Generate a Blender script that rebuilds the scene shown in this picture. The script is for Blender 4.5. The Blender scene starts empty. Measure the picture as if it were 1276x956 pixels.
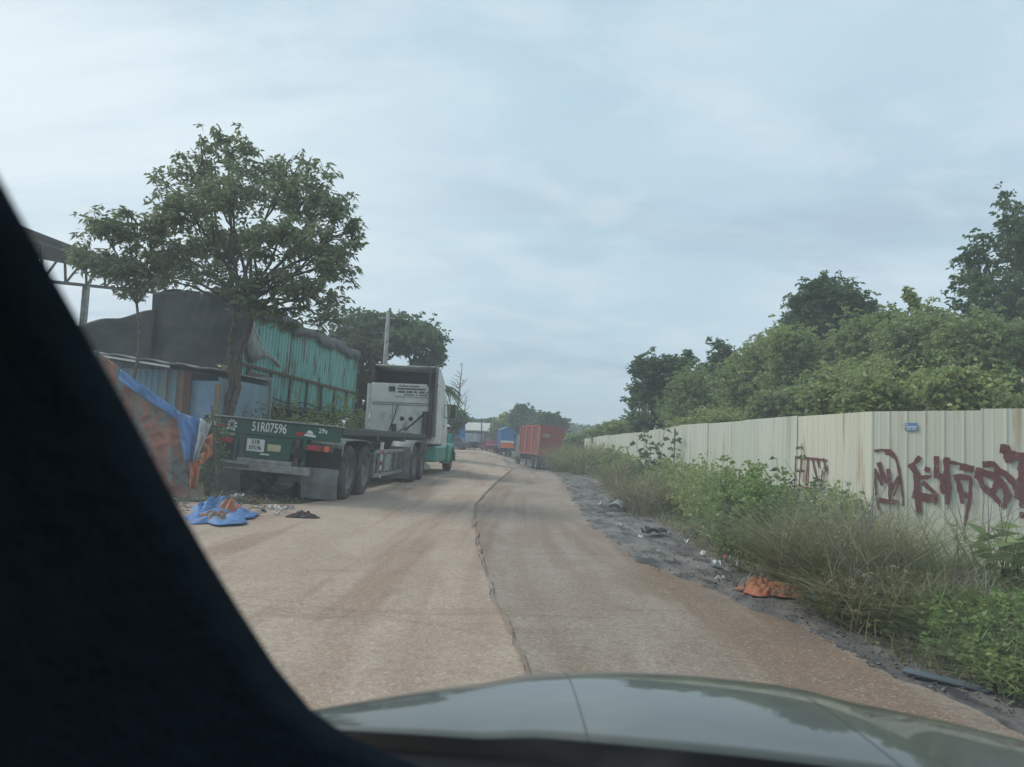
import bpy, math, random
import numpy as np
from mathutils import Vector, Matrix, Euler
random.seed(7); rng = np.random.default_rng(7)
R = math.radians
S = bpy.context.scene
COL = S.collection

# ---------------- camera ----------------
PITCH, ROLL, CAMZ = 4.33, 2.5, 1.25
cam_d = bpy.data.cameras.new('camera'); cam = bpy.data.objects.new('camera', cam_d); COL.objects.link(cam)
S.camera = cam
cam_d.sensor_width = 36.0; cam_d.lens = 950/1276*36
cam_d.clip_start = 0.02; cam_d.clip_end = 5000
CM = Matrix.Rotation(R(90+PITCH), 3, 'X') @ Matrix.Rotation(R(ROLL), 3, 'Z')
cam.location = (0, 0, CAMZ); cam.rotation_euler = CM.to_euler()
cam_d.dof.use_dof = True; cam_d.dof.focus_distance = 14.0; cam_d.dof.aperture_fstop = 5.0

# ---------------- sky ----------------
SUN_EL, SUN_AZ = 48.0, -62.0      # azimuth measured from +Y towards +X
W = bpy.data.worlds.new('World'); S.world = W; W.use_nodes = True
nt = W.node_tree; nt.nodes.clear()
def N(nt, t, **kw):
    n = nt.nodes.new(t)
    for k, v in kw.items():
        if k.startswith('i_'): n.inputs[k[2:]].default_value = v
        else: setattr(n, k, v)
    return n
def L(nt, a, b): nt.links.new(a, b)
out = N(nt, 'ShaderNodeOutputWorld'); bg = N(nt, 'ShaderNodeBackground'); bg.inputs['Strength'].default_value = 0.1
sky = N(nt, 'ShaderNodeTexSky', sky_type='NISHITA'); sky.sun_disc = False
sky.sun_elevation = R(SUN_EL); sky.sun_rotation = R(SUN_AZ); sky.air_density = 1.2; sky.dust_density = 2.0
tc = N(nt, 'ShaderNodeTexCoord'); sep = N(nt, 'ShaderNodeSeparateXYZ'); L(nt, tc.outputs['Generated'], sep.inputs[0])
addz = N(nt, 'ShaderNodeMath', operation='ADD'); addz.inputs[1].default_value = 0.24; L(nt, sep.outputs['Z'], addz.inputs[0])
mx = N(nt, 'ShaderNodeMath', operation='MAXIMUM'); mx.inputs[1].default_value = 0.05; L(nt, addz.outputs[0], mx.inputs[0])
def dv(o):
    d = N(nt, 'ShaderNodeMath', operation='DIVIDE'); L(nt, o, d.inputs[0]); L(nt, mx.outputs[0], d.inputs[1]); return d.outputs[0]
cmb = N(nt, 'ShaderNodeCombineXYZ'); L(nt, dv(sep.outputs['X']), cmb.inputs[0]); L(nt, dv(sep.outputs['Y']), cmb.inputs[1])
def cloud(scale, sx, sy, det, rough, lo, hi, rot=0, dist=0.4, off=(0,0,0)):
    mp = N(nt, 'ShaderNodeMapping'); mp.inputs['Scale'].default_value = (sx, sy, 1); mp.inputs['Rotation'].default_value = (0,0,R(rot)); mp.inputs['Location'].default_value = off
    L(nt, cmb.outputs[0], mp.inputs['Vector'])
    n = N(nt, 'ShaderNodeTexNoise'); n.inputs['Scale'].default_value = scale; n.inputs['Detail'].default_value = det
    n.inputs['Roughness'].default_value = rough; n.inputs['Distortion'].default_value = dist
    L(nt, mp.outputs[0], n.inputs['Vector'])
    r = N(nt, 'ShaderNodeMapRange'); r.inputs[1].default_value = lo; r.inputs[2].default_value = hi
    r.interpolation_type = 'SMOOTHSTEP'; L(nt, n.outputs[0], r.inputs[0]); return r.outputs[0]
def mixc(f, a, b, blend='MIX'):
    m = N(nt, 'ShaderNodeMix', data_type='RGBA', blend_type=blend)
    if isinstance(f, (int, float)): m.inputs[0].default_value = f
    else: L(nt, f, m.inputs[0])
    for s, v in ((6, a), (7, b)):
        if isinstance(v, tuple): m.inputs[s].default_value = (*v, 1)
        else: L(nt, v, m.inputs[s])
    return m.outputs[2]
# thin overcast: even veil, then brighter and greyer drifts
veil = mixc(0.16, (3.95, 5.7, 6.6), sky.outputs[0])
# the veil is brighter towards the hidden sun (left) and overhead
c1 = cloud(0.55, 1.0, 1.0, 3, 0.5, 0.30, 0.72, 20, 0.3)
col = mixc(c1, veil, (5.4, 6.5, 7.4))
c2 = cloud(1.5, 0.7, 1.15, 7, 0.57, 0.43, 0.72, 12, 0.5, (3.1, 1.7, 0))
f2 = N(nt, 'ShaderNodeMath', operation='MULTIPLY'); L(nt, c2, f2.inputs[0]); f2.inputs[1].default_value = 0.85
col = mixc(f2.outputs[0], col, (3.65, 4.7, 5.75))
c4 = cloud(3.4, 0.8, 1.1, 7, 0.6, 0.44, 0.68, -25, 0.3, (7.7, 2.2, 0))
f4 = N(nt, 'ShaderNodeMath', operation='MULTIPLY'); L(nt, c4, f4.inputs[0]); f4.inputs[1].default_value = 0.38
col = mixc(f4.outputs[0], col, (6.5, 7.2, 7.7))
dot = N(nt, 'ShaderNodeVectorMath', operation='DOT_PRODUCT'); L(nt, tc.outputs['Generated'], dot.inputs[0]); dot.inputs[1].default_value = (-0.62, 0.72, 0.32)
gl = N(nt, 'ShaderNodeMapRange', interpolation_type='SMOOTHSTEP'); gl.inputs[1].default_value = 0.70; gl.inputs[2].default_value = 1.04; L(nt, dot.outputs['Value'], gl.inputs[0])
c3 = cloud(1.1, 0.5, 1.6, 6, 0.6, 0.28, 0.62, -18, 0.5, (0.4, 5.2, 0))
f3 = N(nt, 'ShaderNodeMath', operation='MULTIPLY'); L(nt, gl.outputs[0], f3.inputs[0]); L(nt, c3, f3.inputs[1])
col = mixc(f3.outputs[0], col, (7.1, 7.9, 8.4))
L(nt, col, bg.inputs['Color']); L(nt, bg.outputs[0], out.inputs[0])

# ---------------- sun behind thin cloud ----------------
sd = bpy.data.lights.new('sun', 'SUN'); sd.energy = 1.7; sd.angle = R(14); sd.color = (1.0, 0.95, 0.88)
sun = bpy.data.objects.new('sun', sd); COL.objects.link(sun)
sdir = Vector((math.sin(R(SUN_AZ))*math.cos(R(SUN_EL)), math.cos(R(SUN_AZ))*math.cos(R(SUN_EL)), math.sin(R(SUN_EL))))
sun.rotation_euler = sdir.to_track_quat('Z', 'Y').to_euler(); sun.location = sdir*60
S.view_settings.view_transform = 'Standard'; S.view_settings.look = 'None'; S.view_settings.exposure = 0.32; S.view_settings.gamma = 1
S.render.engine = 'CYCLES'
S.cycles.use_denoising = True
S.cycles.max_bounces = 7; S.cycles.transparent_max_bounces = 16; S.cycles.diffuse_bounces = 3; S.cycles.glossy_bounces = 3
S.cycles.caustics_reflective = False; S.cycles.caustics_refractive = False

# ---------------- helpers ----------------
def ray(px, py):
    v = CM @ Vector(((px-638)/950, (478-py)/950, -1)); return v/v.y
def at(px, py, d):                       # point at forward distance d
    return Vector((0, 0, CAMZ)) + ray(px, py)*d
def gnd(px, py, z=0.0):                  # point on a level z
    r = ray(px, py); return Vector((0,0,CAMZ)) + r*((z-CAMZ)/r.z)
def ss(a, b, x):
    t = max(0.0, min(1.0, (x-a)/(b-a))); return t*t*(3-2*t)
def hgt(x, y):
    z = -1.15*ss(28, 64, y)*ss(-3.5, 3.0, x)
    z += 0.12*ss(3.4, 5.0, -x)*ss(4, 9, y)*(1-ss(40, 60, y))
    z += 0.35*ss(6.0, 9.5, -x)*ss(4, 9, y)
    if x > 2.6: z += 0.05*ss(2.6, 3.4, x)*(1+0.5*math.sin(y*1.7)+0.4*math.sin(y*0.63+x))
    return z
def tag(o, label=None, cat=None, group=None, kind=None):
    if label: o['label'] = label
    if cat: o['category'] = cat
    if group: o['group'] = group
    if kind: o['kind'] = kind
    return o
def thing(name, label, cat, loc=(0,0,0), rz=0, group=None, ry=0, rx=0):
    o = bpy.data.objects.new(name, None); COL.objects.link(o); o.empty_display_size = 0.3
    o.location = loc; o.rotation_euler = (rx, ry, rz); return tag(o, label, cat, group)
class MB:
    def __init__(s): s.v = []; s.f = []
    def add(s, vs, fs):
        b = len(s.v); s.v += [tuple(v) for v in vs]; s.f += [tuple(i+b for i in f) for f in fs]; return s
    def box(s, x0, x1, y0, y1, z0, z1, M=None):
        vs = [(x,y,z) for x in (x0,x1) for y in (y0,y1) for z in (z0,z1)]
        if M is not None: vs = [M @ Vector(v) for v in vs]
        return s.add(vs, [(0,1,3,2),(4,6,7,5),(0,4,5,1),(2,3,7,6),(0,2,6,4),(1,5,7,3)])
    def tube(s, pts, r, n=8, caps=True):
        pts = [Vector(p) for p in pts]; rs = r if isinstance(r, (list, tuple)) else [r]*len(pts)
        vs = []; fs = []
        up = Vector((0,0,1))
        for i, p in enumerate(pts):
            d = (pts[min(i+1,len(pts)-1)] - pts[max(i-1,0)]).normalized()
            a = d.cross(up if abs(d.z) < 0.95 else Vector((1,0,0))).normalized(); b = d.cross(a)
            for k in range(n):
                t = 2*math.pi*k/n; vs.append(p + (a*math.cos(t)+b*math.sin(t))*rs[i])
        for i in range(len(pts)-1):
            for k in range(n):
                fs.append((i*n+k, i*n+(k+1)%n, (i+1)*n+(k+1)%n, (i+1)*n+k))
        if caps: fs += [tuple(range(n))[::-1], tuple((len(pts)-1)*n+k for k in range(n))]
        return s.add(vs, fs)
    def beam(s, a, b, w, h):
        a = Vector(a); b = Vector(b); d = (b-a); l = d.length; q = d.to_track_quat('Y', 'Z')
        M = Matrix.Translation(a) @ q.to_matrix().to_4x4()
        return s.box(-w/2, w/2, 0, l, -h/2, h/2, M)
    def grid(s, P):                       # P[i][j] points
        ni, nj = len(P), len(P[0]); vs = [p for row in P for p in row]
        return s.add(vs, [(i*nj+j, (i+1)*nj+j, (i+1)*nj+j+1, i*nj+j+1) for i in range(ni-1) for j in range(nj-1)])
    def lathe(s, prof, n=24, M=None):     # prof (axial x, radius), axis x
        vs = []; fs = []
        for (x, r) in prof:
            for k in range(n):
                t = 2*math.pi*k/n; v = Vector((x, r*math.cos(t), r*math.sin(t))); vs.append(M @ v if M is not None else v)
        for i in range(len(prof)-1):
            for k in range(n): fs.append((i*n+k, i*n+(k+1)%n, (i+1)*n+(k+1)%n, (i+1)*n+k))
        return s.add(vs, fs)
    def prism(s, poly, axis, a0, a1):     # poly 2d extruded along axis
        def mk(p, a):
            if axis == 'x': return (a, p[0], p[1])
            if axis == 'y': return (p[0], a, p[1])
            return (p[0], p[1], a)
        n = len(poly); vs = [mk(p, a0) for p in poly] + [mk(p, a1) for p in poly]
        return s.add(vs, [tuple(range(n))[::-1], tuple(range(n, 2*n))] + [(i, (i+1)%n, n+(i+1)%n, n+i) for i in range(n)])
    def build(s, name, mat, parent=None, smooth=False, bevel=0, solid=0, label=None):
        me = bpy.data.meshes.new(name); me.from_pydata(s.v, [], s.f); me.update()
        import bmesh
        bm = bmesh.new(); bm.from_mesh(me); bmesh.ops.recalc_face_normals(bm, faces=bm.faces); bm.to_mesh(me); bm.free()
        if smooth:
            me.polygons.foreach_set('use_smooth', [True]*len(me.polygons))
        me.materials.append(mat)
        o = bpy.data.objects.new(name, me); COL.objects.link(o)
        if parent: o.parent = parent
        if solid:
            m = o.modifiers.new('s', 'SOLIDIFY'); m.thickness = solid; m.offset = 0
        if bevel:
            m = o.modifiers.new('b', 'BEVEL'); m.width = bevel; m.segments = 2; m.limit_method = 'ANGLE'
        if label: o['label'] = label
        return o
def quick(name, v, f, mat, parent=None):  # numpy mesh, f = (n,k)
    me = bpy.data.meshes.new(name); nv = len(v); nf, k = f.shape
    me.vertices.add(nv); me.vertices.foreach_set('co', np.asarray(v, np.float32).ravel())
    me.loops.add(nf*k); me.loops.foreach_set('vertex_index', f.astype(np.int32).ravel())
    me.polygons.add(nf); me.polygons.foreach_set('loop_start', np.arange(nf, dtype=np.int32)*k)
    me.update(calc_edges=True); me.validate()
    me.materials.append(mat)
    o = bpy.data.objects.new(name, me); COL.objects.link(o)
    if parent: o.parent = parent
    return o
def copy_tree(o, parent=None, mats=None):
    c = o.copy(); COL.objects.link(c); c.parent = parent
    for ch in [x for x in ALL() if x.parent == o]: copy_tree(ch, c)
    return c
def ALL(): return list(COL.objects)
def text_mesh(txt, name, mat, parent, size, xs, loc, rot, depth=0.002):
    c = bpy.data.curves.new('t', 'FONT'); c.body = txt; c.size = size; c.align_x = 'CENTER'; c.align_y = 'CENTER'; c.extrude = depth; c.offset = 0.0015*size/0.1
    t = bpy.data.objects.new('t', c); COL.objects.link(t)
    dg = bpy.context.evaluated_depsgraph_get(); me = bpy.data.meshes.new_from_object(t.evaluated_get(dg))
    bpy.data.objects.remove(t); bpy.data.curves.remove(c)
    me.materials.clear(); me.materials.append(mat)
    o = bpy.data.objects.new(name, me); COL.objects.link(o); o.parent = parent
    o.location = loc; o.rotation_euler = rot; o.scale = (xs, 1, 1); return o

# ---------------- materials ----------------
def srgb(r, g, b):
    return tuple(((c/255)/12.92 if c/255 <= .04045 else ((c/255+.055)/1.055)**2.4) for c in (r, g, b))
def pbr(name, c1, c2=None, scale=4, rough=0.7, metal=0, c3=None, t3=(0.6, 0.75), s3=1.5, bump=0, bscale=40, coat=0, stretch=(1,1,1), det=6, lo=.35, hi=.65, spec=0.4):
    m = bpy.data.materials.new(name); m.use_nodes = True; nt = m.node_tree; p = nt.nodes['Principled BSDF']
    p.inputs['Roughness'].default_value = rough; p.inputs['Metallic'].default_value = metal; p.inputs['Specular IOR Level'].default_value = spec
    if coat: p.inputs['Coat Weight'].default_value = coat; p.inputs['Coat Roughness'].default_value = 0.06
    tcn = N(nt, 'ShaderNodeTexCoord'); mp = N(nt, 'ShaderNodeMapping'); mp.inputs['Scale'].default_value = stretch; L(nt, tcn.outputs['Object'], mp.inputs[0])
    def noise(sc, d=det):
        n = N(nt, 'ShaderNodeTexNoise'); n.inputs['Scale'].default_value = sc; n.inputs['Detail'].default_value = d; n.inputs['Roughness'].default_value = .62; L(nt, mp.outputs[0], n.inputs['Vector']); return n.outputs[0]
    def rng_(o, a, b):
        r = N(nt, 'ShaderNodeMapRange', interpolation_type='SMOOTHSTEP'); r.inputs[1].default_value = a; r.inputs[2].default_value = b; L(nt, o, r.inputs[0]); return r.outputs[0]
    def mix(f, a, b):
        x = N(nt, 'ShaderNodeMix', data_type='RGBA'); L(nt, f, x.inputs[0])
        for s, v in ((6, a), (7, b)):
            if isinstance(v, tuple): x.inputs[s].default_value = (*v, 1)
            else: L(nt, v, x.inputs[s])
        return x.outputs[2]
    if c2 is None: c2 = tuple(x*0.8 for x in c1)
    c = mix(rng_(noise(scale), lo, hi), c1, c2)
    if c3: c = mix(rng_(noise(s3), *t3), c, c3)
    L(nt, c, p.inputs['Base Color'])
    if bump:
        b = N(nt, 'ShaderNodeBump'); b.inputs['Strength'].default_value = bump; b.inputs['Distance'].default_value = 0.02; L(nt, noise(bscale, 3), b.inputs['Height']); L(nt, b.outputs[0], p.inputs['Normal'])
    return m
def leafmat(name, cols, big=None, bsc=0.7, trans=0.3, rough=0.5):
    m = bpy.data.materials.new(name); m.use_nodes = True; nt = m.node_tree; p = nt.nodes['Principled BSDF']; o = nt.nodes['Material Output']
    p.inputs['Roughness'].default_value = rough; p.inputs['Specular IOR Level'].default_value = 0.35
    g = N(nt, 'ShaderNodeNewGeometry'); r = N(nt, 'ShaderNodeValToRGB'); e = r.color_ramp.elements
    while len(e) < len(cols): e.new(0.5)
    for i, c in enumerate(cols): e[i].position = i/(len(cols)-1); e[i].color = (*c, 1)
    L(nt, g.outputs['Random Per Island'], r.inputs[0]); c = r.outputs[0]
    if big:
        tcn = N(nt, 'ShaderNodeTexCoord'); n = N(nt, 'ShaderNodeTexNoise'); n.inputs['Scale'].default_value = bsc; n.inputs['Detail'].default_value = 3; L(nt, tcn.outputs['Object'], n.inputs['Vector'])
        mr = N(nt, 'ShaderNodeMapRange'); mr.inputs[1].default_value = .42; mr.inputs[2].default_value = .62; L(nt, n.outputs[0], mr.inputs[0])
        x = N(nt, 'ShaderNodeMix', data_type='RGBA'); L(nt, mr.outputs[0], x.inputs[0]); L(nt, c, x.inputs[6]); x.inputs[7].default_value = (*big, 1); c = x.outputs[2]
    L(nt, c, p.inputs['Base Color'])
    t = N(nt, 'ShaderNodeBsdfTranslucent'); L(nt, c, t.inputs[0]); ms = N(nt, 'ShaderNodeMixShader'); ms.inputs[0].default_value = trans
    L(nt, p.outputs[0], ms.inputs[1]); L(nt, t.outputs[0], ms.inputs[2]); L(nt, ms.outputs[0], o.inputs[0]); return m
M = {}
M['bark'] = pbr('bark', (.16,.13,.10), (.08,.065,.05), 9, .9, bump=.6, bscale=30)
M['palebark'] = pbr('palebark', (.30,.28,.25), (.18,.16,.14), 9, .9, bump=.5)
M['leafA'] = leafmat('broad_leaf', [(.12,.17,.09),(.19,.24,.12),(.28,.33,.18),(.22,.22,.13)], None, trans=.45, rough=.42)
M['leafB'] = leafmat('dense_leaf', [(.085,.14,.07),(.13,.20,.09),(.19,.26,.11)], (.105,.16,.075), .8, trans=.35)
M['leafC'] = leafmat('mid_leaf', [(.20,.28,.09),(.31,.39,.12),(.45,.50,.19),(.36,.32,.19)], (.29,.36,.15), .55, trans=.4)
M['leafD'] = leafmat('bush_leaf', [(.15,.24,.075),(.24,.34,.11),(.38,.46,.18)], (.27,.31,.14), .9, trans=.4)
M['drygrass'] = leafmat('dry_grass', [(.18,.16,.085),(.30,.26,.15),(.48,.42,.28),(.16,.20,.07),(.24,.21,.12)], (.19,.21,.085), 1.6, trans=.35, rough=.7)
M['grass'] = leafmat('grass_blade', [(.11,.18,.055),(.19,.27,.08),(.29,.33,.13)], (.17,.17,.08), 1.3, trans=.25, rough=.6)
M['black'] = pbr('black_rubber', (.022,.022,.024), (.035,.033,.032), 6, .8)
M['tyre'] = pbr('tyre_rubber', (.045,.043,.042), (.10,.09,.08), 5, .9)
M['rim'] = pbr('wheel_rim', (.22,.21,.20), (.13,.11,.10), 6, .6, .2)
M['darkmetal'] = pbr('dark_metal', (.06,.06,.062), (.10,.085,.07), 5, .7)
M['greymetal'] = pbr('grey_metal', (.33,.33,.32), (.22,.20,.18), 6, .6)
M['flap'] = pbr('flap_sheet', (.24,.24,.235), (.17,.165,.16), 3, .7)
M['greenpaint'] = pbr('green_paint', (.018,.085,.058), (.03,.10,.075), 4, .5, c3=(.08,.07,.05), t3=(.60,.72), s3=5)
M['white'] = pbr('white_paint', (.72,.72,.70), (.62,.61,.58), 5, .5)
M['red'] = pbr('red_plastic', (.42,.03,.04), (.3,.03,.03), 5, .4)
M['orange'] = pbr('orange_plastic', (.8,.16,.04), (.7,.14,.04), 5, .4)
M['yellow'] = pbr('faded_yellow', (.52,.48,.28), (.45,.42,.25), 5, .6)
M['glass'] = pbr('dark_glass', (.03,.035,.04), (.03,.035,.04), 5, .08)
M['wood'] = pbr('old_wood', (.30,.20,.12), (.16,.10,.06), 6, .85, stretch=(1,1,.2))
M['concrete'] = pbr('concrete', (.36,.35,.33), (.25,.24,.22), 6, .85)
# ---------------- ground ----------------
def track_mat(name, base, alt, band, bandw=1.0, spec_lo=.3):
    m = bpy.data.materials.new(name); m.use_nodes = True; nt = m.node_tree; p = nt.nodes['Principled BSDF']; p.inputs['Roughness'].default_value = .9; p.inputs['Specular IOR Level'].default_value = .2
    tcn = N(nt, 'ShaderNodeTexCoord')
    def noise(sc, st=(1,1,1), d=5, dist=0, off=(0,0,0)):
        mp = N(nt, 'ShaderNodeMapping'); mp.inputs['Scale'].default_value = st; mp.inputs['Location'].default_value = off; L(nt, tcn.outputs['Object'], mp.inputs[0])
        n = N(nt, 'ShaderNodeTexNoise'); n.inputs['Scale'].default_value = sc; n.inputs['Detail'].default_value = d; n.inputs['Roughness'].default_value = .65; n.inputs['Distortion'].default_value = dist
        L(nt, mp.outputs[0], n.inputs['Vector']); return n.outputs[0]
    def rr(o, a, b, c=0, d=1):
        r = N(nt, 'ShaderNodeMapRange', interpolation_type='SMOOTHSTEP'); r.inputs[1].default_value = a; r.inputs[2].default_value = b; r.inputs[3].default_value = c; r.inputs[4].default_value = d; L(nt, o, r.inputs[0]); return r.outputs[0]
    def mix(f, a, b, bl='MIX'):
        x = N(nt, 'ShaderNodeMix', data_type='RGBA', blend_type=bl)
        if isinstance(f, float): x.inputs[0].default_value = f
        else: L(nt, f, x.inputs[0])
        for s, v in ((6, a), (7, b)):
            if isinstance(v, tuple): x.inputs[s].default_value = (*v, 1)
            else: L(nt, v, x.inputs[s])
        return x.outputs[2]
    c = mix(rr(noise(0.9, (1,.5,1), 5, 1.0), .38, .64), base, alt)
    c = mix(rr(noise(1.25*bandw, (1,.07,1), 3, 0.5, (3.7,0,0)), .46, .62, 0, .85), c, band)        # lengthwise wheel tracks of carried soil
    c = mix(rr(noise(2.2, (.22,1,1), 5, .8, (0,9,0)), .56, .72, 0, .35), c, tuple(x*.62 for x in band))
    c = mix(rr(noise(.8, (1,.7,1), 6, 1.5, (13,4,0)), .60, .70, 0, .42), c, tuple(x*.50 for x in base))
    c = mix(rr(noise(1.4, (1,.6,1), 6, 1.0, (2,21,0)), .58, .70, 0, .35), c, tuple(min(.6,x*1.22) for x in base))
    # chips of aggregate
    v = N(nt, 'ShaderNodeTexVoronoi'); v.inputs['Scale'].default_value = 85; L(nt, tcn.outputs['Object'], v.inputs['Vector'])
    hs = N(nt, 'ShaderNodeSeparateColor'); L(nt, v.outputs['Color'], hs.inputs[0])
    c = mix(rr(hs.outputs[0], .72, .99, 0, .34), c, tuple(min(.6, x*1.9) for x in base))
    c = mix(rr(hs.outputs[1], .64, .98, 0, .36), c, tuple(x*.5 for x in base))
    c = mix(rr(noise(22, (1,1,1), 5), .45, .7, 0, .5), c, tuple(x*.6 for x in alt))
    L(nt, c, p.inputs['Base Color'])
    b = N(nt, 'ShaderNodeBump'); b.inputs['Strength'].default_value = .8; b.inputs['Distance'].default_value = .012; L(nt, noise(45, (1,1,1), 4), b.inputs['Height']); L(nt, b.outputs[0], p.inputs['Normal'])
    return m
M['apron'] = track_mat('dusty_concrete', (.42,.325,.255), (.36,.275,.215), (.29,.19,.14))
M['road'] = track_mat('dusty_asphalt', (.31,.26,.215), (.25,.195,.15), (.20,.13,.088), .8)
M['ground'] = pbr('ground_soil', (.16,.13,.10), (.10,.09,.065), 1.2, .95, c3=(.07,.085,.035), t3=(.45,.6), s3=.5, bump=.8, bscale=12)
M['ash'] = pbr('ash_grit', (.095,.09,.088), (.20,.185,.165), 3.2, .95, c3=(.045,.042,.042), t3=(.50,.64), s3=4.3, bump=.7, bscale=40, stretch=(1,.35,1))
M['crack'] = pbr('dirt_filled_joint', (.31,.24,.185), (.19,.14,.105), 2.2, .95, bump=.6)

def lines(spec):
    a = []
    for (x0, x1, st) in spec:
        n = max(1, round((x1-x0)/st)); a += [x0+(x1-x0)*i/n for i in range(n)]
    return a + [spec[-1][1]]
xs = lines([(-250,-60,19),(-60,-16,4),(-16,16,.5),(16,60,4),(60,230,17)])
ys = lines([(-36,-4,8),(-4,36,.5),(36,110,1.5),(110,240,13),(240,410,34)])
g = MB().grid([[(x, y, hgt(x, y) + (random.uniform(-.03,.03) if (abs(x) > 4.5 and abs(x)<16 and y<90 and x>0) else 0)-0.005) for y in ys] for x in xs])
tag(g.build('ground', M['ground'], smooth=True), kind='structure')
# joint between concrete apron (left) and asphalt (right)
JN = [(-6,.6),(0,.45),(2.5,.3),(4.2,.15),(5.68,-.02),(7.9,-.23),(11.8,-.5),(15,-.6),(21.6,-.4),(27,-.15),(33,.1),(45,.2),(75,-.6),(120,-6)]
RE = [(-6,2.9),(0,2.8),(3.9,2.6),(4.5,2.33),(5.85,2.2),(6.7,1.98),(7.9,1.65),(10,1.42),(14,1.43),(21,1.75),(30,2.0),(45,2.2),(75,1.6),(120,-2)]
WE = [(-6,3.2),(0,3.0),(3.9,2.75),(4.6,2.45),(5.9,2.45),(7.5,2.42),(10.6,2.45),(14.5,2.6),(27,3.1),(45,3.3),(75,3.0),(120,1)]
LE = [(-6,-10),(6,-9.5),(9,-7.0),(10.8,-5.4),(12,-4.3),(13.4,-3.45),(16,-3.25),(24,-2.9),(30,-3.0),(60,-7),(75,-12),(120,-22)]
def pl(T, y):
    for (a, b), (c, d) in zip(T, T[1:]):
        if y <= c: return b + (d-b)*(y-a)/(c-a)
    return T[-1][1]
_wr = [random.Random(99+k) for k in range(3)]; _wt = [[r.uniform(-1,1) for _ in range(4000)] for r in _wr]
def wob(y, k):
    s = 0
    for f, a in ((1.3,.9),(3.1,.55),(7.7,.35),(17,.2)):
        q = (y+20)*f; i = int(q); t = q-i; t = t*t*(3-2*t); s += a*(_wt[k%3][i%4000]*(1-t)+_wt[k%3][(i+1)%4000]*t)
    return s
def sheet(name, A, B, dz, mat, y0, y1, st, nx, rough=0, edge=0.0, rim=0):
    ysl = [];  y = y0
    while y < y1: ysl.append(y); y += st*(1 if y < 40 else 3)
    P = []
    r1 = random.Random(3); row = []
    for i in range(nx+1):
        t = i/nx; col_ = []
        for y in ysl:
            a = pl(A, y) + edge*wob(y, 1); b = pl(B, y)+ edge*wob(y, 2)
            x = a + (b-a)*t
            z = hgt(x, y) + dz + rough*r1.uniform(-1, 1)*(1 if 0<i<nx else 0)
            if rim and i in (0, nx): z -= rim
            col_.append((x, y, z))
        P.append(col_)
    o = MB().grid(P).build(name, mat, smooth=True); return tag(o, kind='structure')
sheet('road', [(y, x-.25) for y, x in JN], [(y, x+.15) for y, x in RE], .010, M['road'], -6, 118, .25, 12, 0, .02)
sheet('concrete_apron', LE, [(y, x) for y, x in JN], .030, M['apron'], -6, 118, .25, 22, 0, .03, .012)
sheet('road_joint', [(y, x-.008*(1 if y<8 else 1.8)) for y, x in JN], [(y, x+.011*(1 if y<8 else 1.8)) for y, x in JN], .0355, M['crack'], -6, 60, .05, 2, 0, .013)
def crack(a, b, w):
    n = 60; P = [[], []]
    for i in range(n+1):
        t = i/n; x = a[0]+(b[0]-a[0])*t; y = a[1]+(b[1]-a[1])*t + .05*wob(x*2, 0); ww = w*(.4+.8*abs(wob(x*5, 2)))*math.sin(math.pi*min(1,t*6+.1)/2)
        P[0].append((x, y-ww, hgt(x,y)+.034)); P[1].append((x, y+ww, hgt(x,y)+.034))
    tag(MB().grid(P).build('road_crack', M['crack']), kind='structure')
for (p1, p2, w) in (((300,742),(632,792),.003),((400,771),(500,762),.004),((300,690),(600,705),.003),((560,640),(480,636),.003)):
    q1, q2 = gnd(*p1, .03), gnd(*p2, .03); crack((q1.x,q1.y), (q2.x,q2.y), w)
sheet('verge', [(y, x-.12) for y, x in RE], [(y, x+.35) for y, x in WE], .022, M['ash'], -6, 90, .07, 22, .009, .11, .03)

# far low land and hills are hidden by the yards; loose stones on the verge
def scatter_stones(name, region, n, s0, s1, mat):
    V = []; F = []; base = np.array([[1,0,0],[-1,0,0],[0,1,0],[0,-1,0],[0,0,1],[0,0,-1]], float)
    tri = np.array([[0,2,4],[2,1,4],[1,3,4],[3,0,4],[2,0,5],[1,2,5],[3,1,5],[0,3,5]])
    for k in range(n):
        x, y = region(); s = random.uniform(s0, s1)*random.uniform(.6, 1)
        b = base*rng.uniform(.6, 1.2, (6,3))*s*np.array([1,1,.6]); a = random.uniform(0, 6.3); c, q = math.cos(a), math.sin(a)
        b = b @ np.array([[c,q,0],[-q,c,0],[0,0,1]]) + np.array([x, y, hgt(x,y)+.03+s*.2]); F.append(tri+len(V)*6); V.append(b)
    o = quick(name, np.concatenate(V), np.concatenate(F), mat); return tag(o, kind='stuff')
def vergept():
    y = 3.5 + 26*random.random()**1.6; a = pl(RE, y); b = pl(WE, y); return a-.15+(b-a+.3)*random.random(), y
tag(scatter_stones('gravel', vergept, 1700, .005, .020, pbr('stones', (.22,.20,.18), (.09,.085,.08), 8, .9)), 'grey grit and stones along the right verge', 'gravel')
def leftpt():
    y = random.uniform(10.3, 15.5); return random.uniform(-6.2, -3.6), y
tag(scatter_stones('rubble', leftpt, 700, .01, .05, pbr('rubble_mat', (.34,.30,.26), (.15,.13,.11), 8, .9)), 'brown rubble and dirt crumbs under the green trailer tail', 'rubble')

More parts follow.
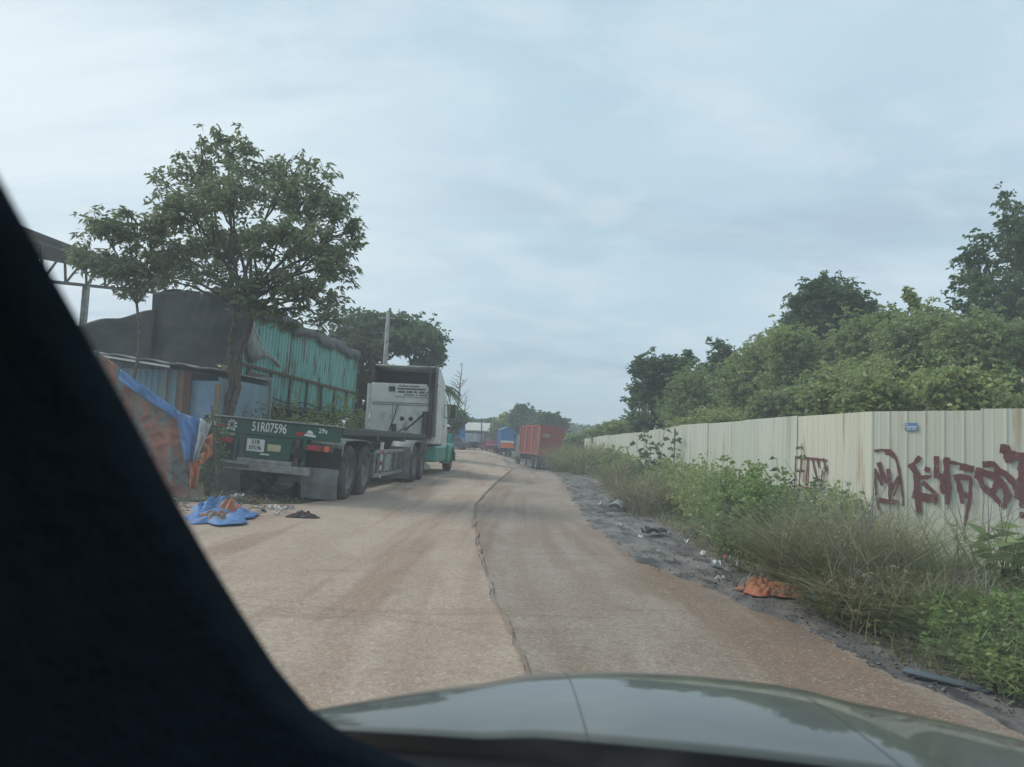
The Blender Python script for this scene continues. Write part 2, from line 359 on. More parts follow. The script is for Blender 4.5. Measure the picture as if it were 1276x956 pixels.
# ---------------- vegetation builders ----------------
def leaves(pos, dirs, length, width, droop=.3, jit=.35):
    """kite leaves: pos (n,3) base, dirs (n,3) unit"""
    n = len(pos); d = dirs + rng.normal(0, jit, (n,3)); d[:,2] -= droop; d /= np.linalg.norm(d, axis=1)[:,None]
    r = rng.normal(0, 1, (n,3)); r[:,2] *= .45; s = np.cross(d, r); s /= np.linalg.norm(s, axis=1)[:,None]+1e-9
    nn = np.cross(s, d)
    l = length*rng.uniform(.65, 1.25, (n,1)); w = width*rng.uniform(.7, 1.2, (n,1))
    mid = pos + d*l*.45
    tip = pos + d*l + np.array([0,0,-1])*l*.18
    fold = nn*w*.25
    V = np.stack([pos, mid - s*w + fold, tip, mid + s*w + fold], 1).reshape(-1, 3)
    b = np.arange(n)[:,None]*4
    F = np.concatenate([b+np.array([[0,1,2]]), b+np.array([[0,2,3]])], 0)
    return V, F
def blades(base, height, width, n, spread, bend, seg=4):
    """grass ribbons; base (n,3)"""
    az = rng.uniform(0, 2*np.pi, n); lean = np.abs(rng.normal(0, spread, n)); h = height*rng.uniform(.45, 1.15, n); w = width*rng.uniform(.6, 1.3, n)
    dx, dy = np.cos(az), np.sin(az); bd = bend*rng.uniform(.3, 1.4, n)
    V = np.zeros((n, seg+1, 2, 3))
    for i in range(seg+1):
        t = i/seg; out_ = (lean*t + bd*t*t)*h; up = h*(t - .35*bd*t*t)
        c = base + np.stack([dx*out_, dy*out_, up], 1); ww = w*(1-t)**.7*.5 + .0006
        px, py = -dy, dx
        V[:, i, 0] = c + np.stack([px*ww, py*ww, 0*ww], 1); V[:, i, 1] = c - np.stack([px*ww, py*ww, 0*ww], 1)
    V = V.reshape(-1, 3); b = (np.arange(n)*(seg+1)*2)[:,None]
    F = np.concatenate([b+np.array([[2*i, 2*i+1, 2*i+3, 2*i+2]]) for i in range(seg)], 0)
    return V, F
def merge(parts):
    V = []; F = []; o = 0
    for v, f in parts: V.append(v); F.append(f+o); o += len(v)
    return np.concatenate(V), np.concatenate(F)
def branch_path(a, b, n=5, wob=.08):
    a = Vector(a); b = Vector(b); l = (b-a).length; pts = []
    for i in range(n+1):
        t = i/n; p = a.lerp(b, t) + Vector((0,0, math.sin(t*math.pi)*l*.06))
        if 0 < i < n: p += Vector((random.gauss(0,wob), random.gauss(0,wob), random.gauss(0,wob)))*l*.5
        pts.append(p)
    return pts
def tree(name, label, base, clumps, leafmat_, nros, llen, lwid, group=None, trunk_r=.12, per=9, split=.45, bark='bark', stems=None, droop=.35, fill=.72, cat='tree', KS=14, JT=.24):
    """clumps: list of (x,y,z,rx,rz) world; builds trunk/limbs to each, rosettes of leaves through the volume"""
    t = thing(name, label, cat, base, 0, group); B = Vector(base)
    cl = [(Vector(c[:3])-B, c[3], c[4]) for c in clumps]
    cz = sum(c[0].z for c in cl)/len(cl); cx = sum(c[0].x for c in cl)/len(cl); cy = sum(c[0].y for c in cl)/len(cl)
    mb = MB()
    fork = Vector((cx*.5, cy*.5, cz*split))
    for sx in (stems or [(0,0)]):
        f2 = fork + Vector((sx[0]*1.6, sx[1]*1.6, 0)); p0 = Vector((sx[0]*.6, sx[1]*.6, -.1))
        pts = branch_path(p0, f2, 6, .03); mb.tube(pts, [trunk_r*(1.25-.5*i/6) for i in range(7)], 9)
    for i, (c, rx, rz) in enumerate(cl):
        sx = (stems or [(0,0)])[i % len(stems or [0])]
        f2 = fork + Vector((sx[0]*1.6, sx[1]*1.6, 0))
        pts = branch_path(f2, c, 5, .07); r0 = trunk_r*.5
        mb.tube(pts, [r0*(1-.8*k/5)+.008 for k in range(6)], 6, False)
        for k in range(5):
            e = c + Vector((random.gauss(0,1), random.gauss(0,1), random.gauss(0,.8))).normalized()*rx*.85
            mb.tube(branch_path(pts[random.choice((3,4,5))], e, 4, .08), [.022,.018,.013,.009,.006], 5, False)
    mb.build('trunk', M[bark], t, smooth=True)
    wts = np.array([c[1]**2 * c[2] for c in cl]); wts /= wts.sum()
    idx = rng.choice(len(cl), nros, p=wts)
    C = np.array([c[0][:] for c in cl])[idx]; RX = np.array([c[1] for c in cl])[idx]; RZ = np.array([c[2] for c in cl])[idx]
    u = rng.normal(0, 1, (nros,3)); u /= np.linalg.norm(u, axis=1)[:,None]
    lump = 1 + .22*np.sin(u[:,0]*7+C[:,0]*5) * np.cos(u[:,1]*6+C[:,2]*4)
    K = KS                                  # each clump breaks up into sprays
    su = rng.normal(0, 1, (len(cl)*K, 3)); su /= np.linalg.norm(su, axis=1)[:,None]; su *= rng.uniform(.35, 1.02, (len(cl)*K,1))
    si = idx*K + rng.integers(0, K, nros)
    jit = rng.normal(0, JT, (nros,3)) * rng.uniform(.6,1.5,(len(cl)*K,1))[si]
    P = C + (su[si] + jit)*np.stack([RX, RX, RZ], 1)
    out_ = u*.6 + np.array([0,0,.35])
    # leaves of each rosette radiate from a twig tip
    P2 = np.repeat(P, per, 0) + rng.normal(0, llen*.22, (nros*per,3)); az = rng.uniform(0, 2*np.pi, nros*per)
    D = np.stack([np.cos(az), np.sin(az), rng.uniform(-.2,.5,nros*per)], 1) + np.repeat(out_, per, 0)*.7
    D /= np.linalg.norm(D, axis=1)[:,None]
    v, f = leaves(P2, D, llen, lwid, droop)
    quick('crown', v, f, leafmat_, t)
    return t
def bush(name, label, x, y, r, h, n, mat, llen=.06, lwid=.02, group=None, cat='bush', stems=8, ry=None, base_z=None):
    z0 = hgt(x, y); t = thing(name, label, cat, (x, y, z0), 0, group); ry = ry or r
    mb = MB(); ends = []
    for k in range(stems):
        a = random.uniform(0, 6.3); q = random.random()**.5
        e = Vector((math.cos(a)*r*.8*q, math.sin(a)*ry*.8*q, h*random.uniform(.6, 1.0))); ends.append(e)
        mb.tube(branch_path((e.x*.2, e.y*.2, -.03), e, 4, .06), [.014,.011,.008,.006,.004], 5, False)
    mb.build('stem', M['bark'], t, smooth=True)
    m = n//6; u = rng.uniform(-1, 1, (m*3, 3)); u = u[(u**2).sum(1) < 1][:m]; m = len(u)
    lump = 1 + .25*np.sin(u[:,0]*9+x*3)*np.cos(u[:,1]*8+y)
    P = np.stack([u[:,0]*r, u[:,1]*ry, (u[:,2]*.5+.52)*h], 1)*lump[:,None]
    P = np.repeat(P, 6, 0) + rng.normal(0, llen*.35, (m*6,3)); az = rng.uniform(0, 2*np.pi, m*6)
    D = np.stack([np.cos(az), np.sin(az), rng.uniform(-.1, .9, m*6)], 1); D /= np.linalg.norm(D, axis=1)[:,None]
    P[:,2] = np.maximum(P[:,2], .01)
    v, f = leaves(P, D, llen, lwid, .15); quick('foliage', v, f, mat, t); return t
def clump(name, label, x, y, r, h, n, mat, w=.012, group=None, spread=.35, bend=.5, ry=None, cat='grass clump', twigs=0):
    z0 = hgt(x, y); t = thing(name, label, cat, (x, y, z0), 0, group); ry = ry or r
    n = int(n*.62); w = w*1.45; spread = spread*1.7; bend = bend*1.5
    a = rng.uniform(0, 2*np.pi, n); q = rng.uniform(0, 1, n)**.6
    base = np.stack([np.cos(a)*r*q, np.sin(a)*ry*q, 0*a], 1)
    hs = 1-.35*q
    v, f = blades(base, h*1.0, w, n, spread, bend); quick('blades', v, f, mat, t)
    m = int(n*.9); q2 = rng.uniform(0,1,m)**.5*1.05; a2 = rng.uniform(0,2*np.pi,m)
    P = np.stack([np.cos(a2)*r*q2, np.sin(a2)*ry*q2, h*.85*rng.uniform(.03,1,m)*(1-.3*q2)], 1); az = rng.uniform(0,6.28,m)
    v, f = leaves(P, np.stack([np.cos(az),np.sin(az),rng.uniform(-.3,.8,m)],1), max(.05,w*4), max(.010,w*.8), .1); quick('leaves', v, f, M['leafC'] if m % 2 else mat, t)
    if twigs:
        mb = MB()
        for k in range(twigs):
            a = random.uniform(0, 6.3); b0 = Vector((math.cos(a)*r*.4, math.sin(a)*ry*.4, -.02)); e = b0 + Vector((random.gauss(0,.3), random.gauss(0,.3), random.uniform(.7,1.15)*h))
            mb.tube(branch_path(b0, e, 4, .05), [.006,.005,.004,.003,.002], 4, False)
            for qq in range(2):
                e2 = e + Vector((random.gauss(0,.12), random.gauss(0,.12), random.uniform(-.1,.25)))*h; mb.tube([b0.lerp(e, .6), b0.lerp(e,.6).lerp(e2,.6)+Vector((0,0,.03)), e2], [.004,.003,.0015], 4, False)
        mb.build('stem', M['palebark'], t)
    return t
# ---------------- hoarding wall ----------------
M['hoard'] = pbr('cream_sheet', (.68,.66,.54), (.61,.59,.48), 1.1, .55, c3=(.44,.36,.24), t3=(.54,.72), s3=3.0, stretch=(1.6,1.6,.22), spec=.3)
M['hoard_old'] = pbr('stained_sheet', (.62,.63,.54), (.54,.56,.46), 1.6, .6, c3=(.30,.27,.19), t3=(.56,.72), s3=2.6, stretch=(1.4,1.4,.10), spec=.3)
M['paintred'] = pbr('graffiti_paint', (.125,.035,.032), (.17,.055,.048), 9, .7, c3=(.34,.22,.18), t3=(.60,.75), s3=14)
M['rust'] = pbr('rusty_steel', (.16,.08,.045), (.10,.06,.045), 6, .85)
C1 = Vector((4.76, 10.05, 0)); DA = Vector((1.04, -1.41, 0)).normalized()
wall = thing('hoarding_wall', 'long cream sheet metal hoarding wall with dark red graffiti along the right of the road', 'wall', C1)
def sheet_panel(a, b, za, zb, pitch, mat, off=0.0, inset=.009, lean=0):
    """one run of pans with narrow standing seams between a and b"""
    a = Vector(a); b = Vector(b); b = b+(b-a).normalized()*.03; d = b-a; l = d.length; u = d/l; n = Vector((-u.y, u.x, 0))
    if n.dot(Vector((0,0,0))-a) < 0: n = -n
    k = max(1, round(l/pitch)); pts = []
    for i in range(k):
        s = l*i/k; e = l*(i+1)/k; m = (s+e)/2
        pts += [(s, 0), (s+.016, 0), (s+.030, -inset), (m-.02, -inset), (m, -inset+.003), (m+.02, -inset), (e-.014, -inset)]
    pts.append((l, 0)); zr = []
    P = []
    for s, o in pts:
        q = a + u*s + n*(o+off); t = s/l; zt = za+(zb-za)*t
        P.append([Vector((q.x, q.y, hgt(q.x,q.y)-.05))-C1, Vector((q.x, q.y, (zt)*.5))-C1+n*.004*math.sin(s*3), Vector((q.x, q.y, zt)) - C1])
    return MB().grid(P).build('sheet', mat, wall, solid=.0012)
E = lambda t: C1 + DA*t
sheet_panel(E(0), E(1.32), 1.85, 1.855, .22, M['hoard'])
sheet_panel(E(1.325), E(2.6), 1.875, 1.87, .245, M['hoard'], .008)
sheet_panel(E(2.605), E(4.2), 1.87, 1.88, .23, M['hoard'])
sheet_panel(E(4.205), E(6.0), 1.88, 1.88, .23, M['hoard'], .006)
fp = [(4.76,10.05),(4.67,12.4),(4.58,14.9),(4.49,17.3),(4.40,19.7),(4.41,22.0),(4.45,24.4),(4.50,27),(4.55,31),(4.60,35.5),(4.68,40),(4.78,45),(4.9,50)]
ft = [1.85,1.855,1.85,1.845,1.85,1.80,1.77,1.745,1.74,1.72,1.70,1.66,1.60]
for i in range(len(fp)-1):
    a, b = fp[i], fp[i+1]
    sheet_panel((*a,0), (*b,0), ft[i]+(0.012 if i%2 else 0), ft[i+1]+(.012 if i%2 else 0), .2, M['hoard'] if i < 1 else M['hoard_old'], .006*(i%2), inset=.006)
    if i: 
        q = Vector((b[0]+.07, b[1], 0)); z0 = hgt(q.x, q.y)
        MB().box(q.x-.03-C1.x, q.x+.03-C1.x, q.y-.03-C1.y, q.y+.03-C1.y, z0-.1, ft[i+1]-.03).build('post', M['rust'], wall)
for k in range(4):
    q = E(1.3*k+.6) + Vector((.09,.05,0)); MB().box(q.x-.03-C1.x, q.x+.03-C1.x, q.y-.03-C1.y, q.y+.03-C1.y, -.1, 1.8).build('post', M['rust'], wall)
MB().beam(E(0)-C1+Vector((.06,.05,1.5)), E(6)-C1+Vector((.06,.05,1.5)), .04, .05).build('rail', M['rust'], wall)
# bent sheets with a rusty gap two thirds of the way along
MB().box(4.40-C1.x, 4.44-C1.x, 20.35-C1.y, 20.47-C1.y, 0.5, 1.79).build('rusty_strip', M['rust'], wall)
def plane_pt(px, py, a, u, off):
    n = Vector((-u.y, u.x, 0)); n = n if n.dot(-a) > 0 else -n
    a2 = a + n*off; o = Vector((0,0,CAMZ)); r = ray(px, py); t = (a2-o).dot(n)/r.dot(n); return o + r*t
def stroke(mb, pts, w, conv, plane, off):
    """ragged ribbon; pts in crop coords"""
    P = [plane_pt(*conv(x, y), *plane, off) - C1 for x, y in pts]
    u = plane[1]; fine = []
    for a, b in zip(P, P[1:]):
        k = max(2, int((b-a).length/.02))
        for i in range(k): fine.append(a.lerp(b, i/k))
    fine.append(P[-1]); W_ = w; vs = []; n = len(fine)
    for i, p in enumerate(fine):
        d = (fine[min(i+1,n-1)]-fine[max(i-1,0)]).normalized(); nn = Vector((-u.y, u.x, 0)); s = d.cross(nn).normalized()
        ww = W_*.5*(.92+.10*math.sin(i*.9)+random.uniform(-.07,.07))*(1-.35*(i/n)**4)
        vs += [p+s*ww, p-s*ww*random.uniform(.85,1.1)]
    mb.add(vs, [(2*i, 2*i+1, 2*i+3, 2*i+2) for i in range(n-1)])
cA = lambda x, y: (1070+x/6.194, 530+y/6.194)
SA = [([(120,200),(180,190),(240,205),(285,250),(310,340),(325,440),(340,560),(345,625)],17),([(205,205),(240,208),(275,240)],38),
([(130,335),(130,450),(140,590),(172,680)],15),([(155,285),(172,350),(212,445)],30),([(128,360),(165,420),(178,465)],26),([(225,335),(240,450),(240,600)],24),
([(312,395),(270,460),(242,515)],22),([(310,420),(290,500),(270,545)],13),([(150,575),(230,590),(312,592)],30),
([(475,242),(430,295)],30),([(400,295),(448,380),(450,480),(460,600),(469,690)],42),([(415,530),(520,560),(605,560)],52),([(480,405),(560,395)],24),
([(490,440),(540,480),(605,545)],28),([(600,238),(600,340),(590,410)],30),([(615,385),(650,410),(655,530)],38),([(508,335),(552,350)],30),([(585,600),(600,560)],24),
([(675,262),(680,380),(692,480),(685,612)],36),([(655,272),(705,275)],40),([(705,285),(785,300)],20),([(780,318),(890,338)],42),
([(750,378),(775,470),(802,605)],30),([(770,395),(870,410)],34),([(865,405),(860,560),(845,640),(818,775)],22),([(795,515),(850,560)],22),
([(900,352),(960,362),(1060,400),(1120,470),(1150,540),(1120,635)],40),([(955,305),(1040,298),(1075,342)],36),([(1045,350),(1130,372),(1190,440),(1215,500)],36),
([(925,380),(955,470),(1040,545),(1085,600)],34),([(1085,425),(1025,535)],40),([(900,410),(915,380)],20),
([(1090,178),(1140,185),(1165,288)],50),([(1170,228),(1310,252)],46),([(1275,212),(1268,420),(1275,640)],56),([(1200,515),(1330,520)],40),([(1240,688),(1320,705)],32),([(1200,548),(1290,600)],14)]
mb = MB(); sc = 12.8/950/6.194
for i, (p, w) in enumerate(SA): stroke(mb, p, w*sc, cA, (C1, DA), .005+.0007*i)
for (x, y, l) in ((150,600,60),(240,600,35),(300,600,50),(465,690,25),(590,590,30),(688,610,45),(815,760,30),(1120,630,25),(1085,600,30),(870,345,25),(440,560,80)):
    stroke(mb, [(x, y-10), (x+random.uniform(-3,3), y+l*.5), (x+random.uniform(-4,4), y+l)], 6*sc, cA, (C1, DA), .004)
mb.build('graffiti', M['paintred'], wall)
cB = lambda x, y: (960+x/3.984, 480+y/3.984)
UB = (Vector((4.67,12.4,0))-C1).normalized(); mb = MB()
for i, (p, w) in enumerate([([(125,350),(118,510)],9),([(125,357),(190,362),(282,372)],8),([(152,358),(145,470)],8),([(185,360),(178,500)],15),([(207,362),(220,430),(235,480)],12),
  ([(232,365),(240,410)],16),([(262,362),(275,430)],12),([(258,420),(250,520)],12),([(160,480),(170,420)],7),([(108,500),(180,512),(252,518)],11),([(270,450),(282,400)],6)]):
    stroke(mb, p, w*15/950/3.984, cB, (C1, UB), .012+.0007*i)
mb.build('graffiti', M['paintred'], wall)
st = MB(); P = [plane_pt(x, y, C1, DA, .008)-C1 for x, y in ((1127.5,527),(1143.5,527),(1143.5,537),(1127.5,537))]; st.add(P, [(0,1,2,3)])
M['stickerblue'] = pbr('sticker_blue', (.10,.24,.42), (.12,.27,.45), 5, .4)
sk = st.build('sticker', M['stickerblue'], wall)
st = MB()
for (a,b,c,d) in ((1128.5,531.2,1142.5,533),(1130,534.4,1134,535.6),(1136,534.2,1141.5,535.4),(1128.5,528,1131,529.4)):
    P = [plane_pt(x, y, C1, DA, .010)-C1 for x, y in ((a,b),(c,b),(c,d),(a,d))]; st.add(P, [(0,1,2,3)])
st.build('sticker_print', M['white'], sk).location = (0,0,0)

# ---------------- trees behind the wall ----------------
def C(px, py, d, rpx, zr=None):
    p = at(px, py, d); r = rpx*d/950; return (p.x, p.y, p.z, r, (zr*d/950 if zr else r))
GW = 'trees behind the cream hoarding'
def wtree(label, d, cl, n, ll, lw, mat, **k):
    cc = [C(x, y, d+dd, r, z) for (x, y, r, z, dd) in cl]; ax = sum(c[0] for c in cc)/len(cc); ay = sum(c[1] for c in cc)/len(cc)
    return tree(k.pop('name','tree'), label, (ax, ay, hgt(ax,ay)), cc, M[mat], n, ll, lw, GW, **k)
wtree('tallest dark tree at the right edge, rising above the bushes behind the hoarding', 23,
  [(1262,262,22,30,0),(1225,318,34,24,0),(1290,320,50,40,.5),(1250,372,50,36,-.5),(1330,380,60,60,0),(1215,352,26,24,.3),(1320,270,55,55,1),(1275,395,45,30,-1),(1380,330,60,70,0)], 4200, .17, .04, 'leafB', trunk_r=.2)
wtree('rounded dark green tree standing above the bushes left of the sapling', 27,
  [(1035,372,34,26,0),(1000,390,22,24,0),(1065,395,26,26,0),(1030,405,46,30,.5),(985,415,20,16,-.3),(1078,412,18,18,0),(1012,366,14,12,0)], 2800, .16, .042, 'leafB', trunk_r=.16)
wtree('dark narrow tree at the left end of the row, over the far hoarding', 38,
  [(806,462,20,22,0),(845,458,22,22,0),(800,495,18,20,0),(835,495,30,28,.5),(800,522,20,16,0),(850,522,30,20,0)], 2200, .20, .055, 'leafB', trunk_r=.13)
wtree('small loose dark tree with thin top just right of the leftmost tree', 34,
  [(905,440,16,20,0),(885,465,22,20,0),(915,462,18,18,0),(900,490,26,24,0)], 1300, .19, .05, 'leafB', trunk_r=.1)
masses = [
 ('bright green bushy tree between the leftmost trees, low above the hoarding', 30, [(868,490,30,28,0),(850,512,30,22,0),(890,515,28,20,0)], 'leafD', 1500),
 ('green brown bushy tree right of the small loose tree', 26, [(945,450,28,28,0),(925,480,30,26,0),(960,490,34,26,0),(935,510,30,20,0)], 'leafC', 2000),
 ('yellow green bushy tree below the rounded dark tree', 20, [(985,440,30,26,0),(1020,452,34,28,0),(1000,482,36,26,0),(1030,500,34,20,0)], 'leafC', 2300),
 ('pale bushy tree under and right of the rounded dark tree', 19, [(1075,432,34,26,0),(1105,410,26,22,.3),(1060,470,36,28,0),(1100,485,34,22,0)], 'leafD', 2300),
 ('twiggy brown green tree right below the sapling', 17, [(1140,420,34,28,0),(1165,408,28,20,0),(1135,458,40,30,0),(1165,490,36,22,0),(1110,500,30,14,0)], 'leafC', 2600),
 ('yellow green bushy tree in front of the tallest tree, at the right edge', 15, [(1215,430,38,28,0),(1258,440,36,32,0),(1225,470,42,28,0),(1290,470,40,34,0),(1255,498,40,16,0),(1330,450,50,50,0)], 'leafD', 3000),
 ('dense olive bush right behind the hoarding corner', 14, [(1085,498,30,24,0),(1125,505,22,18,.4),(1160,500,28,26,0)], 'leafC', 1300),
 ('green bush right behind the hoarding left of its corner', 17, [(985,508,26,20,0),(1030,500,34,26,.6),(950,515,20,20,0)], 'leafD', 1200),
 ('pale green bush behind the hoarding under the tallest tree', 12.5, [(1205,496,34,28,0),(1250,506,24,16,.5),(1180,490,22,22,0)], 'leafC', 1100),
 ('low bushes behind the middle of the hoarding', 24, [(900,525,34,12,0),(860,530,28,10,0)], 'leafC', 900),
 ('low shrubby tree just over the wall top in the middle of the row', 15.5, [(1060,490,30,26,0),(1095,478,22,24,0),(1025,505,20,20,0)], 'leafC', 1200),
]
for (lab, d, cl, mat, n) in masses:
    wtree(lab, d, [(x, y, r, z, dd) for (x, y, r, z, dd) in cl], int(n*1.7), .105, .030, mat, trunk_r=.07, split=.3, KS=22, JT=.30)
wtree('thin upright sapling poking out of the tree tops behind the hoarding', 17.5, [(1133,368,7,9,0),(1139,382,8,8,0),(1128,360,3,4,0)], 46, .10, .035, 'leafC', name='sapling', KS=6, trunk_r=.03, split=.8, cat='sapling')
wtree('low olive bush peeping over the far end of the hoarding', 44, [(770,534,18,10,0),(740,542,14,7,0),(792,528,14,12,0)], 700, .17, .05, 'leafC', trunk_r=.06, name='bush', cat='bush')
wtree('small green bush past the end of the hoarding', 62, [(718,552,14,9,0),(735,548,10,10,0),(708,562,10,9,0)], 700, .22, .07, 'leafD', trunk_r=.06, name='bush', cat='bush')

# ---------------- weeds and bushes on the verge ----------------
GB = 'wild growth along the foot of the hoarding'
g0 = lambda px, py, d: (at(px, py, d).x, d)
bush('bush', 'bright green broad leaved bush, the densest green one midway along the hoarding', 2.88, 9.3, .52, 1.0, 7000, M['leafD'], .055, .02, GB, ry=.9)
bush('bush', 'green leafy bush directly behind the densest green one, lower and greyer', 3.25, 12.3, .6, .85, 3800, M['leafC'], .06, .02, GB, ry=1.1)
bush('bush', 'small green bush in front of the bent rusty sheets', 3.6, 16.5, .6, .85, 2400, M['leafC'], .07, .024, GB, ry=1.4)
clump('grass_clump', 'brown dry grass clump beside the dark ash heap, left of the green bush', 2.75, 14.8, .6, .85, 1900, M['drygrass'], .014, GB, ry=1.4, twigs=12)
clump('grass_clump', 'straw coloured grass clump against the far hoarding', 3.6, 22, .8, 1.0, 1900, M['drygrass'], .018, GB, ry=2, twigs=10)
clump('grass_clump', 'tall brown grass clump at the end of the hoarding, right of the red container', 3.7, 33, 1.0, 1.5, 2300, M['drygrass'], .024, GB, ry=3.5, twigs=22)
clump('grass_clump', 'farthest brown grass clump beside the parked red container truck', 3.6, 44, 1.0, 1.9, 1900, M['drygrass'], .03, GB, ry=5, twigs=22)
clump('grass_clump', 'big dry clump of arching grass behind the orange cloth, the largest in the verge', 3.08, 7.0, .58, .88, 3600, M['drygrass'], .009, GB, ry=.8, twigs=12, bend=.6)
clump('grass_clump', 'grey brown grass clump right of the grey sack, below the first red letters', 2.95, 5.75, .55, .52, 2800, M['drygrass'], .009, GB, ry=.55, twigs=8, bend=.7)
clump('grass_clump', 'green grass clump in front of the graffiti wall at the lower right', 3.35, 5.0, .65, .42, 2600, M['grass'], .009, GB, ry=.6, twigs=6, bend=.8)
clump('grass_clump', 'low bright grass clump in the lower right corner nearest the car', 3.15, 4.2, .55, .32, 2400, M['grass'], .008, GB, ry=.6, bend=.8)
clump('grass_clump', 'sparse tall grass stalks standing against the graffiti between the scrawled letters', 4.2, 7.0, .5, .95, 200, M['grass'], .010, GB, ry=.5, twigs=4, bend=.35, spread=.15)
clump('grass_clump', 'loose straw grass at the wall foot under the small far graffiti', 4.0, 10.0, .45, .85, 1000, M['drygrass'], .009, GB, ry=1.2, twigs=10, bend=.5)
bush('bush', 'creeping green leaves at the right edge of the picture', 3.6, 4.7, .5, .42, 2600, M['leafD'], .06, .018, GB)
bush('bush', 'low green leafy weeds under the grass in front of the car corner', 2.95, 4.55, .4, .30, 1800, M['leafD'], .045, .015, GB)
def bigplant(label, x, y, h, n, ll, lw, mat, top=.5):
    t = thing('plant', label, 'plant', (x, y, hgt(x,y)), 0, GB); mb = MB(); P = []; D = []
    for k in range(n):
        a = 6.3*k/n + random.uniform(-.3,.3); e = Vector((math.cos(a)*h*.3, math.sin(a)*h*.3, h*random.uniform(.7,1)))
        pts = branch_path((0,0,-.02), e, 6, .05); mb.tube(pts, [.010,.009,.008,.006,.005,.004,.003], 5, False)
        for q in pts[2:]:
            for j in range(3):
                P.append(q); aa = random.uniform(0, 6.3); D.append((math.cos(aa), math.sin(aa), random.uniform(-.1,.6)))
    mb.build('stem', M['bark'], t); D = np.array(D); D /= np.linalg.norm(D,axis=1)[:,None]
    v, f = leaves(np.array([list(p) for p in P]), D, ll, lw, .25, .2); quick('foliage', v, f, mat, t)
GS = 'small scrubby bushes scattered through the weeds'
for i in range(11):
    y_ = (8.6, 9.9, 10.9, 13.6, 17.8, 20.5, 23.5, 26.5, 29, 35, 40)[i]
    bush('bush', 'small scrubby green bush scattered among the weeds along the hoarding', random.uniform(3.2,4.1), y_, random.uniform(.28,.5)*(1+y_/40), random.uniform(.45,.8)*(1+y_/45), 1500, M[('leafC','leafD','leafB')[i%3]], .055*(1+y_/40), .02*(1+y_/40), GS, ry=.6)
bigplant('plant with long dark pointed leaves against the wall at the right edge', 4.45, 6.7, .68, 6, .26, .035, M['leafD'])
bigplant('upright dark leafy plant climbing in front of the far hoarding, left of the rusty strip', 3.75, 19.5, 1.75, 9, .18, .06, M['leafB'])
bigplant('thin leafy stem with dangling leaves in front of the small far graffiti', 4.3, 11.2, 1.55, 3, .12, .03, M['leafB'])
# ground cover
n = 20000; y = 3.0 + 47*rng.uniform(0,1,n)**2.0
a = np.array([pl(WE, q) for q in y]); b = np.array([5.0 if q > 9 else 5.9-(q-3)*.1 for q in y]); x = a + (b-a)*rng.uniform(-.02,1,n)**1.0
z = np.array([hgt(p, q) for p, q in zip(x, y)])
v, f = blades(np.stack([x,y,z],1), .24, .010, n, .7, .8)
far = np.repeat(y, 10)
o = quick('undergrowth', v, f, M['drygrass']); tag(o, 'low tangle of dry and green weeds covering the strip before the hoarding', 'undergrowth', kind='stuff')
n = 9000; y = 3.0 + 30*rng.uniform(0,1,n)**1.8; a = np.array([pl(WE, q) for q in y]); x = a + rng.uniform(-.02, 1.7, n)
z = np.array([hgt(p, q) for p, q in zip(x, y)]) + rng.uniform(0.02,.16,n); az = rng.uniform(0,6.28,n)
v, f = leaves(np.stack([x,y,z],1), np.stack([np.cos(az), np.sin(az), .3+0*az],1), .05, .017, .1)
o = quick('ground_cover', v, f, M['grass']); tag(o, 'small creeping green leaves on the verge soil', 'ground cover', kind='stuff')
# bank vegetation beyond the wall and far field behind everything
n = 16000; y = 50 + 60*rng.uniform(0,1,n); x = 3.6 + 16*rng.uniform(0,1,n); z = np.array([hgt(p, q) for p, q in zip(x, y)])
v, f = blades(np.stack([x,y,z],1), 1.3, .06, n, .4, .5)
o = quick('far_scrub', v, f, M['drygrass']); tag(o, 'far scrub of brown grass beyond the end of the hoarding', 'scrub', kind='stuff')
# ---------------- wheels ----------------
def wheel(parent, x, y, z, r, w, side=1, name='wheel', mat='rim'):
    Mx = Matrix.Translation((x, y, z)) @ Matrix.Scale(side, 4, (1,0,0))
    wt = MB().lathe([(-w/2,r*.60),(-w/2,r*.88),(-w*.40,r*.97),(-w*.30,r),(-w*.1,r),(-w*.09,r*.975),(-w*.05,r*.975),(-w*.04,r),(w*.04,r),(w*.05,r*.975),(w*.09,r*.975),(w*.1,r),(w*.30,r),(w*.40,r*.97),(w/2,r*.88),(w/2,r*.60),(w*.3,r*.58),(-w*.3,r*.58),(-w/2,r*.60)], 32, Mx).build(name, M['tyre'], parent, smooth=True)
    rm = MB().lathe([(w*.47,r*.60),(w*.40,r*.56),(w*.20,r*.50),(w*.05,r*.42),(w*.05,r*.26),(w*.30,r*.24),(w*.32,r*.10),(w*.32,0.001)], 24, Mx)
    for k in range(10):
        t = 2*math.pi*k/10; rm.box(w*.06, w*.13, -.015, .015, -.015, .015, Mx @ Matrix.Rotation(t, 4, 'X') @ Matrix.Translation((0, 0, r*.34)))
    rm.build('rim', M[mat], wt)
    return wt
